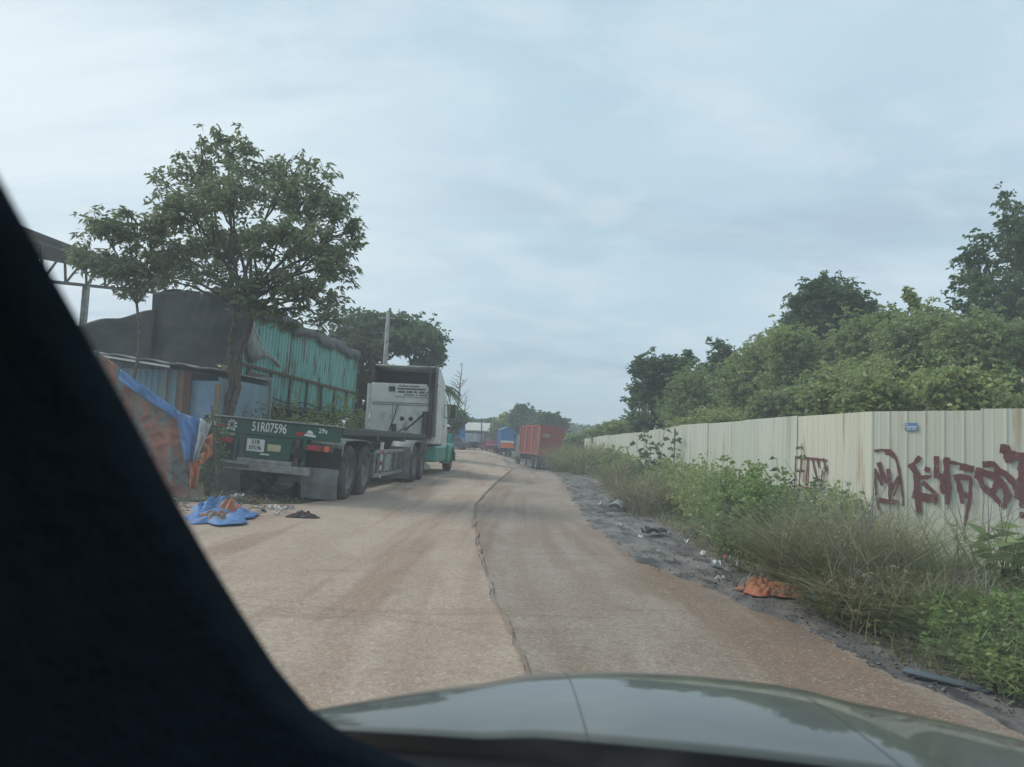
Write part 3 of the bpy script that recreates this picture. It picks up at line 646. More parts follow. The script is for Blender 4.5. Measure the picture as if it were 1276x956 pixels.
# ---------------- near skeleton trailer ----------------
TR = thing('container_trailer', 'empty dark green container trailer with 51R07596 on its tail beam, nearest vehicle on the left', 'trailer', (-4.30, 13.6, hgt(-3.2,13.6)+.06), R(-2.6), ry=R(2.9))
MB().box(-1.24,1.24,0,.10,1.09,1.36).build('rear_beam', M['greenpaint'], TR, bevel=.012)
MB().box(-1.27,1.27,-.05,.30,1.362,1.385).build('beam_lip', M['greymetal'], TR, bevel=.004)
rails = MB()
for s in (-1, 1):
    rails.box(s*.47-.07, s*.47+.07, .1, 10.2, .86, .885); rails.box(s*.47-.008, s*.47+.008, .1, 10.2, .885, 1.30); rails.box(s*.47-.07, s*.47+.07, .1, 10.2, 1.30, 1.325)
M['dullgreen'] = pbr('dull_green_steel', (.055,.085,.075), (.09,.085,.07), 4, .7)
rails.build('chassis_rail', M['dullgreen'], TR)
for y in (3.2, 6.4, 9.9):
    MB().box(-1.2,1.2,y,y+.22,1.12,1.34).build('crossbeam', M['dullgreen'], TR, bevel=.01)
sr = MB()
for s in (-1,1): sr.box(s*1.18-.03, s*1.18+.03, .3, 10.1, 1.24, 1.34)
for y in np.arange(1.0, 10, 1.05):
    for s in (-1,1): sr.box(min(s*.47,s*1.15), max(s*.47,s*1.15), y, y+.05, 1.20, 1.30)
sr.build('side_rail', M['dullgreen'], TR)
text_mesh('51R07596', 'registration_number', M['white'], TR, .235, .66, (-.04,-.004,1.235), (R(90),0,0))
text_mesh('29a', 'beam_marking', M['white'], TR, .12, .95, (.93,-.004,1.27), (R(90),0,0))
# round white emblem with broken strokes
em = MB()
for k in range(9):
    a = 6.283*k/9; r1 = .115*random.uniform(.75,1.05)
    em.add([(-.72+math.cos(a)*.02,-.006,1.235+math.sin(a)*.03), (-.72+math.cos(a+.2)*r1*.9,-.006,1.235+math.sin(a+.2)*r1), (-.72+math.cos(a+.62)*r1*.9,-.006,1.235+math.sin(a+.62)*r1)], [(0,1,2)])
em.build('emblem', M['white'], TR)
em = MB(); em.prism([(.60,1.16),(.82,1.145),(.80,1.185),(.62,1.20)], 'y', -.008, -.003); em.prism([(.64,1.21),(.76,1.195),(.745,1.24),(.69,1.265),(.655,1.25)], 'y', -.008, -.003); em.build('emblem', M['white'], TR)
for x0, x1, z0, m in ((-1.14,-1.00,1.20,'white'),(-1.00,-.84,1.19,'red'),(.45,.60,1.15,'red')):
    MB().box(x0, x1, -.008, -.002, z0, z0+.065).build('reflective_strip', M[m], TR)
# lamps
for s in (-1,1):
    lb = MB().box(s*.90-.24, s*.90+.24, .0, .06, .90, 1.02).build('tail_lamp', M['darkmetal'], TR, bevel=.01)
    MB().box(s*.80-.13, s*.80+.13, -.015, 0, .915, 1.005).build('lens', M['red'], lb, bevel=.008)
    MB().lathe([(0,.001),(0,.055),(.02,.05),(.03,.001)], 16, Matrix.Translation((s*1.03,0,.96)) @ Matrix.Rotation(R(-90),4,'Z')).build('lens', M['orange'], lb)
    MB().box(s*.62-.03, s*.62+.03, .02, .08, .60, 1.10).build('bracket', M['greenpaint'], TR)
# hanging plate carrier
MB().prism([(-.62,1.08),(.40,1.08),(.36,.68),(-.50,.68)], 'y', .03, .08).build('plate_carrier', M['greenpaint'], TR, bevel=.01)
pb = MB().box(-.42,-.10,.012,.028,.80,1.02).build('number_plate', M['white'], TR, bevel=.004)
text_mesh('51R', 'plate_text', M['black'], pb, .11, .9, (-.26,.009,.965), (R(90),0,0)); text_mesh('075.96', 'plate_text', M['black'], pb, .095, .85, (-.26,.009,.865), (R(90),0,0))
MB().box(-.04,.20,.012,.028,.83,.95).build('yellow_plate', M['yellow'], TR, bevel=.004)
MB().box(-.16,.0,.018,.028,.75,.775).build('plate_lamp', M['white'], TR)
MB().box(-.56,.44,-.02,.06,.60,.675).build('carrier_foot', M['greymetal'], TR, bevel=.01)
rl = MB().lathe([(0,.10),(.03,.10),(.03,.001)], 20, Matrix.Translation((.56,-.01,.84)) @ Matrix.Rotation(R(-90),4,'Z')).build('round_lamp', M['black'], TR)
MB().lathe([(0,.062),(.01,.055),(.016,.001)], 20, Matrix.Translation((.56,-.018,.84)) @ Matrix.Rotation(R(-90),4,'Z') @ Matrix.Scale(-1,4,(1,0,0))).build('lens', M['white'], rl)
MB().box(-1.22,.78,-.06,.06,.46,.60).build('bumper', M['greymetal'], TR, bevel=.012)
MB().box(-1.15,-.3,-.065,-.061,.50,.56).build('bumper_dark_strip', M['darkmetal'], TR)  # darker strip along the left part of the bumper face
for s in (-1,1):
    MB().box(s*.5-.04, s*.5+.04, .0,.05,.6,1.09).build('bracket', M['darkmetal'], TR)
    MB().box(min(s*.54,s*1.22), max(s*.54,s*1.22), .30,.325,.52,.98).build('mudflap', M['black'], TR)
    P = [[Vector((s*(.56+.66*i/6), .28-.05*math.sin(j)+.012*math.sin(i*2), .60-.55*j/4)) for j in range(5)] for i in range(7)]
    MB().grid(P).build('mudflap', M['flap'], TR, solid=.012)
    P = []
    for y, z in ((.32,.86),(.36,1.04),(.50,1.12),(1.2,1.14),(1.9,1.14),(2.45,1.10),(2.7,.96)): P.append([Vector((s*.62,y,z)), Vector((s*1.24,y,z))])
    MB().grid(P).build('mudguard', M['greymetal'], TR, solid=.012)
for y in (.98, 2.28):
    MB().tube([(-1.15,y,.5),(1.15,y,.5)], .075, 10).build('axle', M['darkmetal'], TR)
    for s in (-1,1):
        wheel(TR, s*1.10, y, .52, .52, .27, s); wheel(TR, s*.80, y, .52, .52, .27, s)
for s in (-1,1):
    sp = MB()
    for k in range(5):
        sp.box(s*.47-.04, s*.47+.04, .45+k*.08, 1.5-k*.08, .60+k*.018, .614+k*.018); sp.box(s*.47-.04, s*.47+.04, 1.75+k*.08, 2.8-k*.08, .60+k*.018, .614+k*.018)
    sp.box(s*.47-.03, s*.47+.03, 1.5, 1.75, .55, .87); sp.build('leaf_spring', M['darkmetal'], TR)
MB().tube([(.1,.5,.72),(.1,2.9,.72)], .13, 14).build('air_tank', M['darkmetal'], TR)
# side guard with patterned panels
for s in (-1,1):
    x = s*1.20; gd = MB()
    gd.box(x-.025,x+.025,3.15,7.1,.86,.93); gd.box(x-.025,x+.025,3.15,7.1,.33,.40)
    for y in (3.15,3.6,4.2,4.9,5.5,6.2,7.05): gd.box(x-.024,x+.024,y,y+.05,.40,.86)
    g_ = gd.build('side_guard', M['greymetal'], TR)
    MB().box(x-.03,x+.03,3.75,3.86,.30,1.1).build('marker_post', M['white'], g_)
    for z in (.38,.58,.84): MB().box(x-.033,x+.033,3.745,3.865,z,z+.09).build('red_band', M['red'], g_)
    p_ = MB().box(x-.015,x+.015,4.26,4.86,.42,.84).build('guard_panel', M['greenpaint'], g_)
    zz = MB()
    for k in range(4): zz.prism([(4.28+k*.14,.43),(4.32+k*.14,.43),(4.42+k*.14 if k<3 else 4.84,.83),(4.38+k*.14 if k<3 else 4.80,.83)], 'x', x-.019, x+.019)
    zz.build('chevrons', M['white'], g_)
    dk = MB()
    for k in range(6):
        for q in range(2): dk.box(x-.015,x+.015,5.0+k*.3,5.2+k*.3,.44+q*.21,.60+q*.21)
    dk.build('guard_mesh', M['darkmetal'], g_)
    lg = MB().box(s*.75-.06, s*.75+.06, 7.4,7.55,.20,1.2); lg.box(s*.75-.12, s*.75+.12, 7.33,7.62,.16,.20); lg.build('landing_leg', M['darkmetal'], TR)

# ---------------- tractor ----------------
M['cabwhite'] = pbr('cab_white', (.76,.76,.71), (.66,.65,.59), 2.5, .55, c3=(.36,.33,.27), t3=(.52,.70), s3=2.6, stretch=(1,1,.5))
M['cabgreen'] = pbr('cab_green', (.08,.30,.24), (.10,.33,.27), 3, .4)
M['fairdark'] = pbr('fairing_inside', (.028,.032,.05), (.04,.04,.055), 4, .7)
M['purplegrey'] = pbr('weathered_fairing', (.13,.11,.15), (.09,.08,.10), 4, .6)
TC = thing('semi_tractor', 'white sleeper cab tractor with green lower front coupled to the green trailer', 'truck', (-3.74, 20.2, hgt(-3,20.2)+.035), R(-2.6))
fr = MB()
for s in (-1,1): fr.box(s*.42-.05, s*.42+.05, 0, 10.0, .72, .98)
for y in (.1,1.5,3,4.2): fr.box(-.42,.42,y,y+.1,.78,.9)
fr.build('frame', M['darkmetal'], TC)
MB().lathe([(-.04,.001),(-.04,.5),(.04,.5),(.04,.001)], 24, Matrix.Translation((0,1.45,1.05)) @ Matrix.Rotation(R(90),4,'Y')).build('fifth_wheel', M['darkmetal'], TC)
for y in (.75, 2.05):
    MB().tube([(-1.0,y,.5),(1.0,y,.5)], .09, 10).build('axle', M['darkmetal'], TC)
    for s in (-1,1): wheel(TC, s*1.02, y, .51, .51, .26, s); wheel(TC, s*.73, y, .51, .51, .26, s)
for s in (-1,1):
    P = []
    for y in np.linspace(0, 2.8, 15): 
        zz = 1.06 + .05*math.sin(y/2.8*math.pi) - (.28*(abs(y-1.4)/1.4)**6); P.append([Vector((s*.58,y,zz)), Vector((s*1.18,y,zz))])
    MB().grid(P).build('mudguard', M['greymetal'], TC, solid=.02, smooth=True)
    MB().box(min(s*.58,s*1.16), max(s*.58,s*1.16), -.06,-.04,.12,.95).build('mudflap', M['flap'], TC)
y0 = 4.75; HW = 1.10
# sleeper and cab shells as bevelled prisms
cab = MB().prism([(-HW,1.0),(-HW,2.95),(HW,2.95),(HW,1.0)], 'y', y0, y0+1.7).build('sleeper', M['cabwhite'], TC, bevel=.04)
sm = MB(); sm.box(-HW+.06,HW-.06,y0-.02,y0,2.30,2.325); sm.box(-HW+.06,HW-.06,y0-.02,y0,2.24,2.26); sm.box(-.35,-.33,y0-.02,y0,1.2,2.3); sm.box(-.95,-.35,y0-.03,y0,1.15,1.19)
sm.build('seam', M['greymetal'], cab)
MB().box(-.50,-.28,y0-.025,y0-.002,2.68,2.84).build('vent', M['darkmetal'], cab)
bd = MB().box(-.28,.82,y0-.03,y0-.003,2.52,2.93).build('lettering_board', M['white'], cab, bevel=.004)
lt = []
for row, (z, h, xs0, xs1) in enumerate(((2.865,.035,-.18,.50),(2.775,.055,-.22,.76),(2.68,.065,-.20,.78),(2.585,.035,.0,.74))):
    x = xs0
    while x < xs1:
        w_ = random.uniform(.035,.07)
        if random.random() > .18: lt.append((x, x+w_*.85, z-h/2, z+h/2*random.uniform(.75,1)))
        x += w_
# illegible faded rows: connected strokes of uneven height
tx = MB()
for row in sorted(set(round(q[2],3) for q in lt)):
    L_ = [q for q in lt if round(q[2],3) == row]; V_ = []
    for (a, b, c, d) in L_: V_ += [(a, c), (a, d), (b, d), (b, c)]
    z_ = row; pts = [(L_[0][0], z_-.006)] + [(p[0], p[1]) for p in V_] + [(L_[-1][1], z_-.006)]
    tx = MB(); tx.prism(pts, 'y', y0-.034, y0-.031); tx.build('faded_lettering', M['darkmetal'], bd)
for x in (-.02, .27):
    MB().lathe([(0,.001),(0,.07),(-.03,.075)], 18, Matrix.Translation((x,y0-.02,1.80)) @ Matrix.Rotation(R(-90),4,'Z')).build('port', M['black'], cab)
ho = MB(); ho.tube([(-.18,y0-.06,2.25),(-.20,y0-.3,1.9),(-.25,y0-.9,1.35),(-.1,y0-2.4,1.2)], .022, 8)
ho.tube([(.72,y0-.06,2.0),(.55,y0-.2,1.8),(.2,y0-.5,1.42)], .03, 8); ho.tube([(.1,y0-.1,1.5),(-.2,y0-.6,1.2),(-.6,y0-1.5,1.3),(-1.0,y0-3.2,1.35)], .02, 8)
ho.build('air_hose', M['black'], TC)
MB().box(-.32,-.18,y0-.2,y0-.04,1.3,1.62).build('hose_coupling', M['darkmetal'], TC, bevel=.02)
MB().tube([(.76,y0-.16,1.0),(.76,y0-.16,2.05)], .09, 14).build('exhaust_stack', M['darkmetal'], TC)
# open-backed roof fairing
f_ = MB().grid([[Vector((x, y0+yy, z)) for yy, z in ((0,3.53),(.7,3.50),(1.5,3.25),(2.3,2.96))] for x in (-.98,-.5,0,.5,1.08)]).build('roof_fairing', M['cabwhite'], TC, solid=.03, smooth=True)
for s, xx in ((-1,-.98),(1,1.08)):
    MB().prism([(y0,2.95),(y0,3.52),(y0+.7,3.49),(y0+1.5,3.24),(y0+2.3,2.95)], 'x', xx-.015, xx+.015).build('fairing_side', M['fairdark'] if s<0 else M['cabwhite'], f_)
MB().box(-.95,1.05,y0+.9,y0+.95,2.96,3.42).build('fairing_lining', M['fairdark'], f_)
MB().box(.80,.88,y0-.01,y0+.03,2.95,3.50).build('fairing_post', M['purplegrey'], f_)
MB().box(.80,1.12,y0-.32,y0-.02,2.88,2.94).build('extender_bracket', M['darkmetal'], TC)
MB().box(1.07,1.11,y0-.42,y0+.02,1.25,3.50).build('side_extender', M['purplegrey'], TC, bevel=.01)
MB().box(.84,.98,y0-.10,y0-.01,1.2,2.9).build('side_extender', M['purplegrey'], TC, bevel=.01)
MB().box(-1.15,-1.11,y0-.30,y0+.02,1.35,2.9).build('side_extender', M['cabwhite'], TC, bevel=.01)
# front cab: roof slopes, doors narrower
cf = MB().prism([(y0+1.7,.85),(y0+1.7,2.93),(y0+2.3,2.93),(y0+3.15,1.95),(y0+3.15,.85)], 'x', -HW+.03, HW-.03).build('cab', M['cabwhite'], TC, bevel=.04)
for s in (-1,1):
    x = s*(HW-.02); d_ = MB().prism([(y0+1.8,.95),(y0+1.8,2.75),(y0+2.3,2.75),(y0+3.0,1.92),(y0+3.0,.95)], 'x', x-.015, x+.015).build('door', M['cabwhite'], cf)
    MB().prism([(y0+1.9,1.9),(y0+1.9,2.65),(y0+2.25,2.65),(y0+2.85,1.9)], 'x', x-.02, x+.02).build('window', M['glass'], d_)
    MB().box(x-.022,x+.022,y0+1.9,y0+2.05,1.62,1.67).build('handle', M['black'], d_)
    mr = MB().box(s*1.30-.09,s*1.30+.09,y0+2.8,y0+2.88,1.95,2.45).build('mirror', M['darkmetal'], TC, bevel=.03)
    MB().tube([(s*1.08,y0+2.8,2.45),(s*1.3,y0+2.84,2.4)], .018, 6).build('arm', M['darkmetal'], mr); MB().tube([(s*1.08,y0+2.8,1.95),(s*1.3,y0+2.84,2.0)], .018, 6).build('arm', M['darkmetal'], mr)
    st = MB().box(s*.85-.3,s*.85+.3,y0+.1,y0+2.6,.42,.95).build('step_tank', M['cabgreen'], TC, bevel=.06)
    # front wheel and green wing
    wheel(TC, s*1.0, 9.0, .51, .51, .28, s)
    P = []
    for k in range(13):
        t = math.pi*k/12; P.append([Vector((s*.72, 9.0-math.cos(t)*.68, .42+.62*math.sin(t))), Vector((s*1.16, 9.0-math.cos(t)*.68, .42+.60*math.sin(t))), Vector((s*1.19, 9.0-math.cos(t)*.64, .34+.56*math.sin(t)))])
    MB().grid(P).build('wing', M['cabgreen'], TC, solid=.03, smooth=True)
    hl = MB().box(s*.88-.13,s*.88+.13,10.02,10.10,.72,.95).build('headlight', M['white'], TC, bevel=.03)
    MB().box(s*1.0-.16, s*1.0+.16, 7.9, 8.32, .30, 1.0).build('wing_skirt', M['cabgreen'], TC, bevel=.03)
ws = MB(); a = Vector((0,y0+2.33,2.90)); ws.add([(-.95,y0+2.40,2.86),(.95,y0+2.40,2.86),(.98,y0+3.12,2.03),(-.98,y0+3.12,2.03)], [(0,1,2,3)]); ws.build('windscreen', M['glass'], cf, solid=.02)
hd = MB(); secs = [(7.88,.95,1.92),(8.6,.88,1.82),(9.5,.78,1.62),(10.0,.70,1.35)]
P = []
for y, w_, zt in secs: P.append([Vector((x*w_, y, z)) for x, z in ((-1,.75),(-1,zt-.25),(-.8,zt-.05),(0,zt),(.8,zt-.05),(1,zt-.25),(1,.75))])
hd.grid(P).build('hood', M['cabwhite'], TC, smooth=True, solid=.02)
MB().box(-.62,.62,9.99,10.06,.78,1.28).build('grille', M['darkmetal'], TC, bevel=.02)
MB().box(-1.17,1.17,10.05,10.25,.34,.70).build('bumper', M['cabgreen'], TC, bevel=.04)

# ---------------- green dump body trailer behind ----------------
M['teal'] = pbr('teal_corrugation', (.13,.37,.32), (.22,.46,.40), 1.6, .6, c3=(.13,.095,.06), t3=(.50,.66), s3=2.4, stretch=(1,1,.3))
M['tarp'] = pbr('black_tarp', (.032,.036,.038), (.060,.060,.056), 1.3, .62, c3=(.10,.085,.065), t3=(.58,.76), s3=1.1, bump=.9, bscale=2.6, stretch=(1,1,2.2))
GZ = 2.08
BX = thing('cargo_box_trailer', 'high teal corrugated cargo box trailer under a black tarpaulin, behind the green trailer', 'trailer', (-8.78, 21.0, 0), R(-2.8), ry=R(1.6))
def corr(mb, p0, u, l, n, z0, z1, pitch=.3, dep=.05):
    k = max(1, round(l/pitch)); P = []
    for i in range(k):
        s = l*i/k; q = l/k
        for a, o in ((0,0),(.38,0),(.5,-dep),(.88,-dep)): 
            v = p0 + u*(s+q*a) + n*o; P.append([Vector((v.x,v.y,z0)), Vector((v.x,v.y,z1))])
    v = p0+u*l; P.append([Vector((v.x,v.y,z0)), Vector((v.x,v.y,z1))])
    return mb.grid(P)
H1 = GZ+1.02
for s in (-1,1):
    mb = MB(); corr(mb, Vector((s*1.2,.05,0)), Vector((0,1,0)), 12.3, Vector((s,0,0)), H1, GZ+2.55, .28, .045); mb.build('upper_side', M['teal'], BX)
    mb = MB(); corr(mb, Vector((s*1.2,.05,0)), Vector((0,1,0)), 12.3, Vector((s,0,0)), GZ+.05, H1-.03, .28, .045); mb.build('lower_side', M['teal'], BX)
    MB().box(s*1.2-.035,s*1.2+.05*s+.02,0,12.4,H1-.05,H1+.03).build('mid_rail', M['rust'], BX)
    for z in (GZ-.06, GZ+2.5): MB().box(s*1.2-.04,s*1.2+.04,0,12.4,z,z+.12).build('long_rail', M['teal'] if z > 3 else M['darkmetal'], BX)
    for y in np.arange(.5, 12.3, 1.75):
        MB().box(s*1.24-.03,s*1.24+.03,y,y+.07,GZ-.02,H1-.06).build('stake', M['darkmetal'], BX)
for y in (0, 12.35):
    mb = MB(); corr(mb, Vector((-1.2,y,0)), Vector((1,0,0)), 2.4, Vector((0,-1,0)), GZ, GZ+2.55, .28, .04); mb.build('end_wall', M['teal'], BX)
    for s in (-1,1): MB().box(s*1.2-.05,s*1.2+.05,y-.05,y+.05,GZ-.06,GZ+2.62).build('corner_post', M['teal'], BX)
MB().box(-1.2,1.2,.05,12.3,GZ-.05,GZ).build('deck', M['darkmetal'], BX)
fr = MB()
for s in (-1,1): fr.box(s*.45-.06,s*.45+.06,0,12.3,GZ-.42,GZ-.07)
for y in np.arange(.3,12.3,1.0): fr.box(-1.15,1.15,y,y+.08,GZ-.2,GZ-.07)
fr.build('frame', M['darkmetal'], BX)
for y in (1.4,2.7):
    MB().tube([(-1,y,.85),(1,y,.85)], .08).build('axle', M['darkmetal'], BX)
    for s in (-1,1): wheel(BX, s*1.0, y, .86, .52, .5, s)
for s in (-1,1):
    mb = MB().box(s*.45-.05,s*.45+.05,1.0,3.1,.85,GZ-.42); mb.build('hanger', M['darkmetal'], BX)
    MB().box(s*.7-.07,s*.7+.07,9.6,9.8,.3,GZ-.1).build('landing_leg', M['darkmetal'], BX)
MB().box(1.22,1.285,.35,1.85,GZ+.05,GZ+.85).build('rusty_patch', M['rust'], BX, bevel=.02)
# tarpaulin over top and tail: draped sheet with sag between hoops
def drape(x, y):
    e = abs(x)/1.25; z = GZ+2.84 + .10*(1-e**6) + .05*math.sin(y*2.1) + .03*math.sin(x*5+y)
    return z
P = []
for j in range(61):
    y = -.16 + 12.7*j/60; row = []
    hem = .14 + .08*math.sin(y*1.9) + .05*math.sin(y*4.7+1)
    row.append(Vector((-1.34, y, GZ+2.2 if y > 1 else GZ-.1)))
    for i in range(13):
        x = -1.30+2.6*i/12; row.append(Vector((x, y, drape(x,y) + random.uniform(-.015,.015))))
    row.append(Vector((1.33, y, GZ+2.66-hem*.5 + random.uniform(-.02,.02)))); row.append(Vector((1.32+.03*math.sin(y*7), y, GZ+2.60-hem)))
    P.append(row)
MB().grid(P).build('tarpaulin', M['tarp'], BX, smooth=True, solid=.01)
P = []
for i in range(61):
    x = -1.34+2.72*i/60; row = []
    for j in range(41):
        t = j/40; zt = drape(min(1.25,abs(x))*1, -.16)-.02; zb = GZ-.05 - .18*math.sin((x+1.3)*1.2)**2 + .03*math.sin(x*8)
        row.append(Vector((x, -.20-.10*math.sin(t*3.1)-.045*math.sin(x*3+t*4)-.03*math.sin(x*9-t*7)-.015*math.sin(x*21+t*11)-.02*math.sin(t*16+x*4), zt+(zb-zt)*t)))
    P.append(row)
MB().grid(P).build('tail_tarpaulin', M['tarp'], BX, smooth=True, solid=.01)
M['canvas'] = pbr('grey_canvas', (.33,.33,.30), (.22,.21,.19), 3, .8)
P = []
for j in range(13):
    t = j/12; y = .05+2.6*t; top = GZ+2.5 - 1.25*t**.5; bot = top - .08 - .95*(1-t)*(.5+.5*math.sin(t*5+.8))
    P.append([Vector((1.27+.05*math.sin(t*9), y, top)), Vector((1.32+.06*math.sin(t*7+1), y, (top+bot)/2)), Vector((1.28, y, bot))])
MB().grid(P).build('torn_flap', M['canvas'], BX, smooth=True, solid=.012)
MB().tube([(1.36, .05+2.6*j/12, GZ+2.5-1.25*(j/12)**.5) for j in range(13)], .02, 6).build('rope', M['white'], BX)
rp = MB(); rp.tube([(1.33,2.0+10*j/20, GZ+.22-.10*math.sin(j/20*3.14*3)**2) for j in range(21)], .022, 6); rp.build('rope', M['black'], BX)

# second covered load, farther left
T2 = thing('covered_load', 'lower truck bed under black tarpaulin at the far left, beside the teal box trailer', 'covered truck', (-11.7, 21.0, 0), R(-2.2))
P = []
for i in range(41):
    x = -2.6+4.5*i/40; row = []
    for j in range(31):
        y = -.3+6.5*j/30; zt = 3.98+(.20*x if x > 0 else .22*x) + .03*math.sin(y*2+x) + .04*math.sin(x*5+y) - .07*max(0,y)
        row.append(Vector((x, y, zt)))
    row = [Vector((x, -.35-.05*math.sin(x*5+k), zt_)) for k, zt_ in enumerate(np.linspace(2.55+.12*math.sin(x*3), row[0].z-.04, 9))] + row
    P.append(row)
MB().grid(P).build('tarpaulin', M['tarp'], T2, smooth=True, solid=.01)
MB().box(-2.5,1.4,0,6.0,1.35,3.2).build('bed', M['rust'], T2, bevel=.03)
fr = MB(); fr.box(-1.2,-1.05,0,8,1.0,1.35); fr.box(.0,.15,0,8,1.0,1.35); fr.build('frame', M['darkmetal'], T2)
for s in (-1,1):
    wheel(T2, -.55+s*1.0, 1.6, .83, .5, .3, s); wheel(T2, -.55+s*1.0, 6.6, .83, .5, .3, s)

# ---------------- shack ----------------
M['sheetblue'] = pbr('faded_blue_sheet', (.16,.27,.34), (.24,.33,.37), 1.5, .6, c3=(.28,.25,.20), t3=(.55,.72), s3=2.5, stretch=(1,1,.25))
M['panelblue'] = pbr('pale_blue_panel', (.20,.33,.45), (.24,.37,.48), 3, .6)
SH = thing('shack', 'small corrugated sheet shack with faded blue walls and a pale blue panel', 'shack', (-8.6, 16.6, hgt(-8.6,16.6)), R(-3))
mb = MB(); corr(mb, Vector((0,0,0)), Vector((1,0,0)), 1.55, Vector((0,-1,0)), -.1, 2.06, .14, .025); mb.build('wall', M['sheetblue'], SH, solid=.003)
mb = MB(); corr(mb, Vector((2.25,.05,0)), Vector((-1,0,0)), .62, Vector((0,-1,0)), -.1, 1.86, .6, .01); mb.build('blue_panel', M['panelblue'], SH, solid=.01)
mb = MB(); corr(mb, Vector((-1.5,0,0)), Vector((1,0,0)), 1.5, Vector((0,-1,0)), -.1, 2.2, .14, .025); mb.build('wall', M['sheetblue'], SH, solid=.003)
for x, m, w_ in ((1.10,'flap',.05),(1.46,'wood',.07),(1.60,'rust',.08),(2.28,'wood',.05),(-1.5,'wood',.05),(0,'wood',.05)):
    MB().box(x-w_,x+w_,-.09,-.035,-.1,2.05 if x < 2 else 1.8).build('post', M[m], SH)
MB().box(-1.6,2.3,3.0,3.1,-.1,2.2).build('wall', M['sheetblue'], SH); MB().box(2.2,2.25,.1,3.0,-.1,1.95).build('wall', M['sheetblue'], SH); MB().box(-1.6,-1.55,.1,3.0,-.1,2.2).build('wall', M['sheetblue'], SH)
P = [[Vector((x, y, 2.32-.10*x*(1 if x > -2 else 1) + .05*y*0 + .02*math.sin(x*9))) for y in (-.35, 1, 2, 3.3)] for x in np.linspace(-1.9, 2.2, 30)]
MB().grid(P).build('roof', M['greymetal'], SH, solid=.03)
MB().beam((-1.1,-.40,2.38),(1.35,-.40,2.10), .03, .045).build('roof_edge', M['white'], SH)

# ---------------- hanging sheets in front of the shack ----------------
M['tarpblue'] = pbr('blue_tarp', (.055,.15,.37), (.09,.20,.40), 4, .6, c3=(.17,.17,.17), t3=(.55,.7), s3=5, bump=1, bscale=9)
M['tarpred'] = pbr('red_brown_cloth', (.36,.12,.07), (.20,.14,.11), 3.2, .75, c3=(.15,.19,.18), t3=(.50,.62), s3=2.4, lo=.42, hi=.58, bump=1, bscale=5, stretch=(1.6,1.6,.6))
M['tarporange'] = pbr('orange_cloth', (.58,.16,.06), (.42,.14,.07), 5, .7, c3=(.25,.2,.16), t3=(.55,.7), s3=6)
M['palecloth'] = pbr('pale_plastic', (.42,.44,.44), (.30,.31,.31), 6, .6)
D0 = 12.6
TP = thing('hanging_tarps', 'blue and red brown tarpaulins hung as a screen beside the tail of the green trailer', 'tarpaulin', at(215, 600, D0))
TPo = TP.location.copy()
def cloth(name, corners, mat, nu=22, nv=22, fold=.05, ff=9, depth=0, parent=None, d=D0, ph=0, origin=None):
    tl, tr, br, bl = [Vector(c) for c in corners]; P = []
    for i in range(nu+1):
        u = i/nu; row = []
        for j in range(nv+1):
            v = j/nv; px = (tl.lerp(tr,u)).lerp(bl.lerp(br,u), v)
            dd = d + fold*math.sin(u*ff+v*2.2+ph+wob(u*3+ph,1))*(.35+v) + fold*.45*math.sin(u*ff*2.3-v*6+ph+1.5*wob(u*2+v*3,2)) + fold*.25*wob(u*4-v*5+9,0) - depth*v + fold*.25*random.uniform(-1,1)*.4
            row.append(at(px.x, px.y, dd) - origin)
        P.append(row)
    return MB().grid(P).build(name, mat, parent, smooth=True, solid=.006)
cloth('red_sheet', [(120,436),(224,516),(240,640),(60,660)], M['tarpred'], 70, 70, .13, 7, .3, TP, origin=TPo)
cloth('blue_sheet', [(150,460),(224,513),(224,526),(148,474)], M['tarpblue'], 30, 8, .03, 14, .05, TP, 12.45, origin=TPo)
cloth('blue_sheet', [(219,512),(258,526),(243,574),(229,576)], M['tarpblue'], 16, 16, .06, 8, .15, TP, 12.40, 1, origin=TPo)
cloth('pale_edge', [(250,521),(263,530),(245,572),(240,578)], M['palecloth'], 8, 12, .03, 7, .05, TP, 12.28, 2, origin=TPo)
cloth('orange_sheet', [(254,548),(265,540),(265,566),(249,582)], M['tarporange'], 10, 12, .05, 6, .05, TP, 12.5, 1, origin=TPo)
cloth('orange_sheet', [(236,574),(250,572),(246,608),(236,610)], M['tarporange'], 10, 12, .05, 6, .05, TP, 12.38, 3, origin=TPo)
mb = MB()
for (a, b) in (((150,455),(150,670)),((264,505),(270,640))):
    p = at(*a, 12.6) - TPo; q = at(*b, 12.6) - TPo; q.z = hgt(-5,12.6)-TPo.z; mb.tube([p, q], .018, 7)
mb.build('pole', M['bark'], TP)
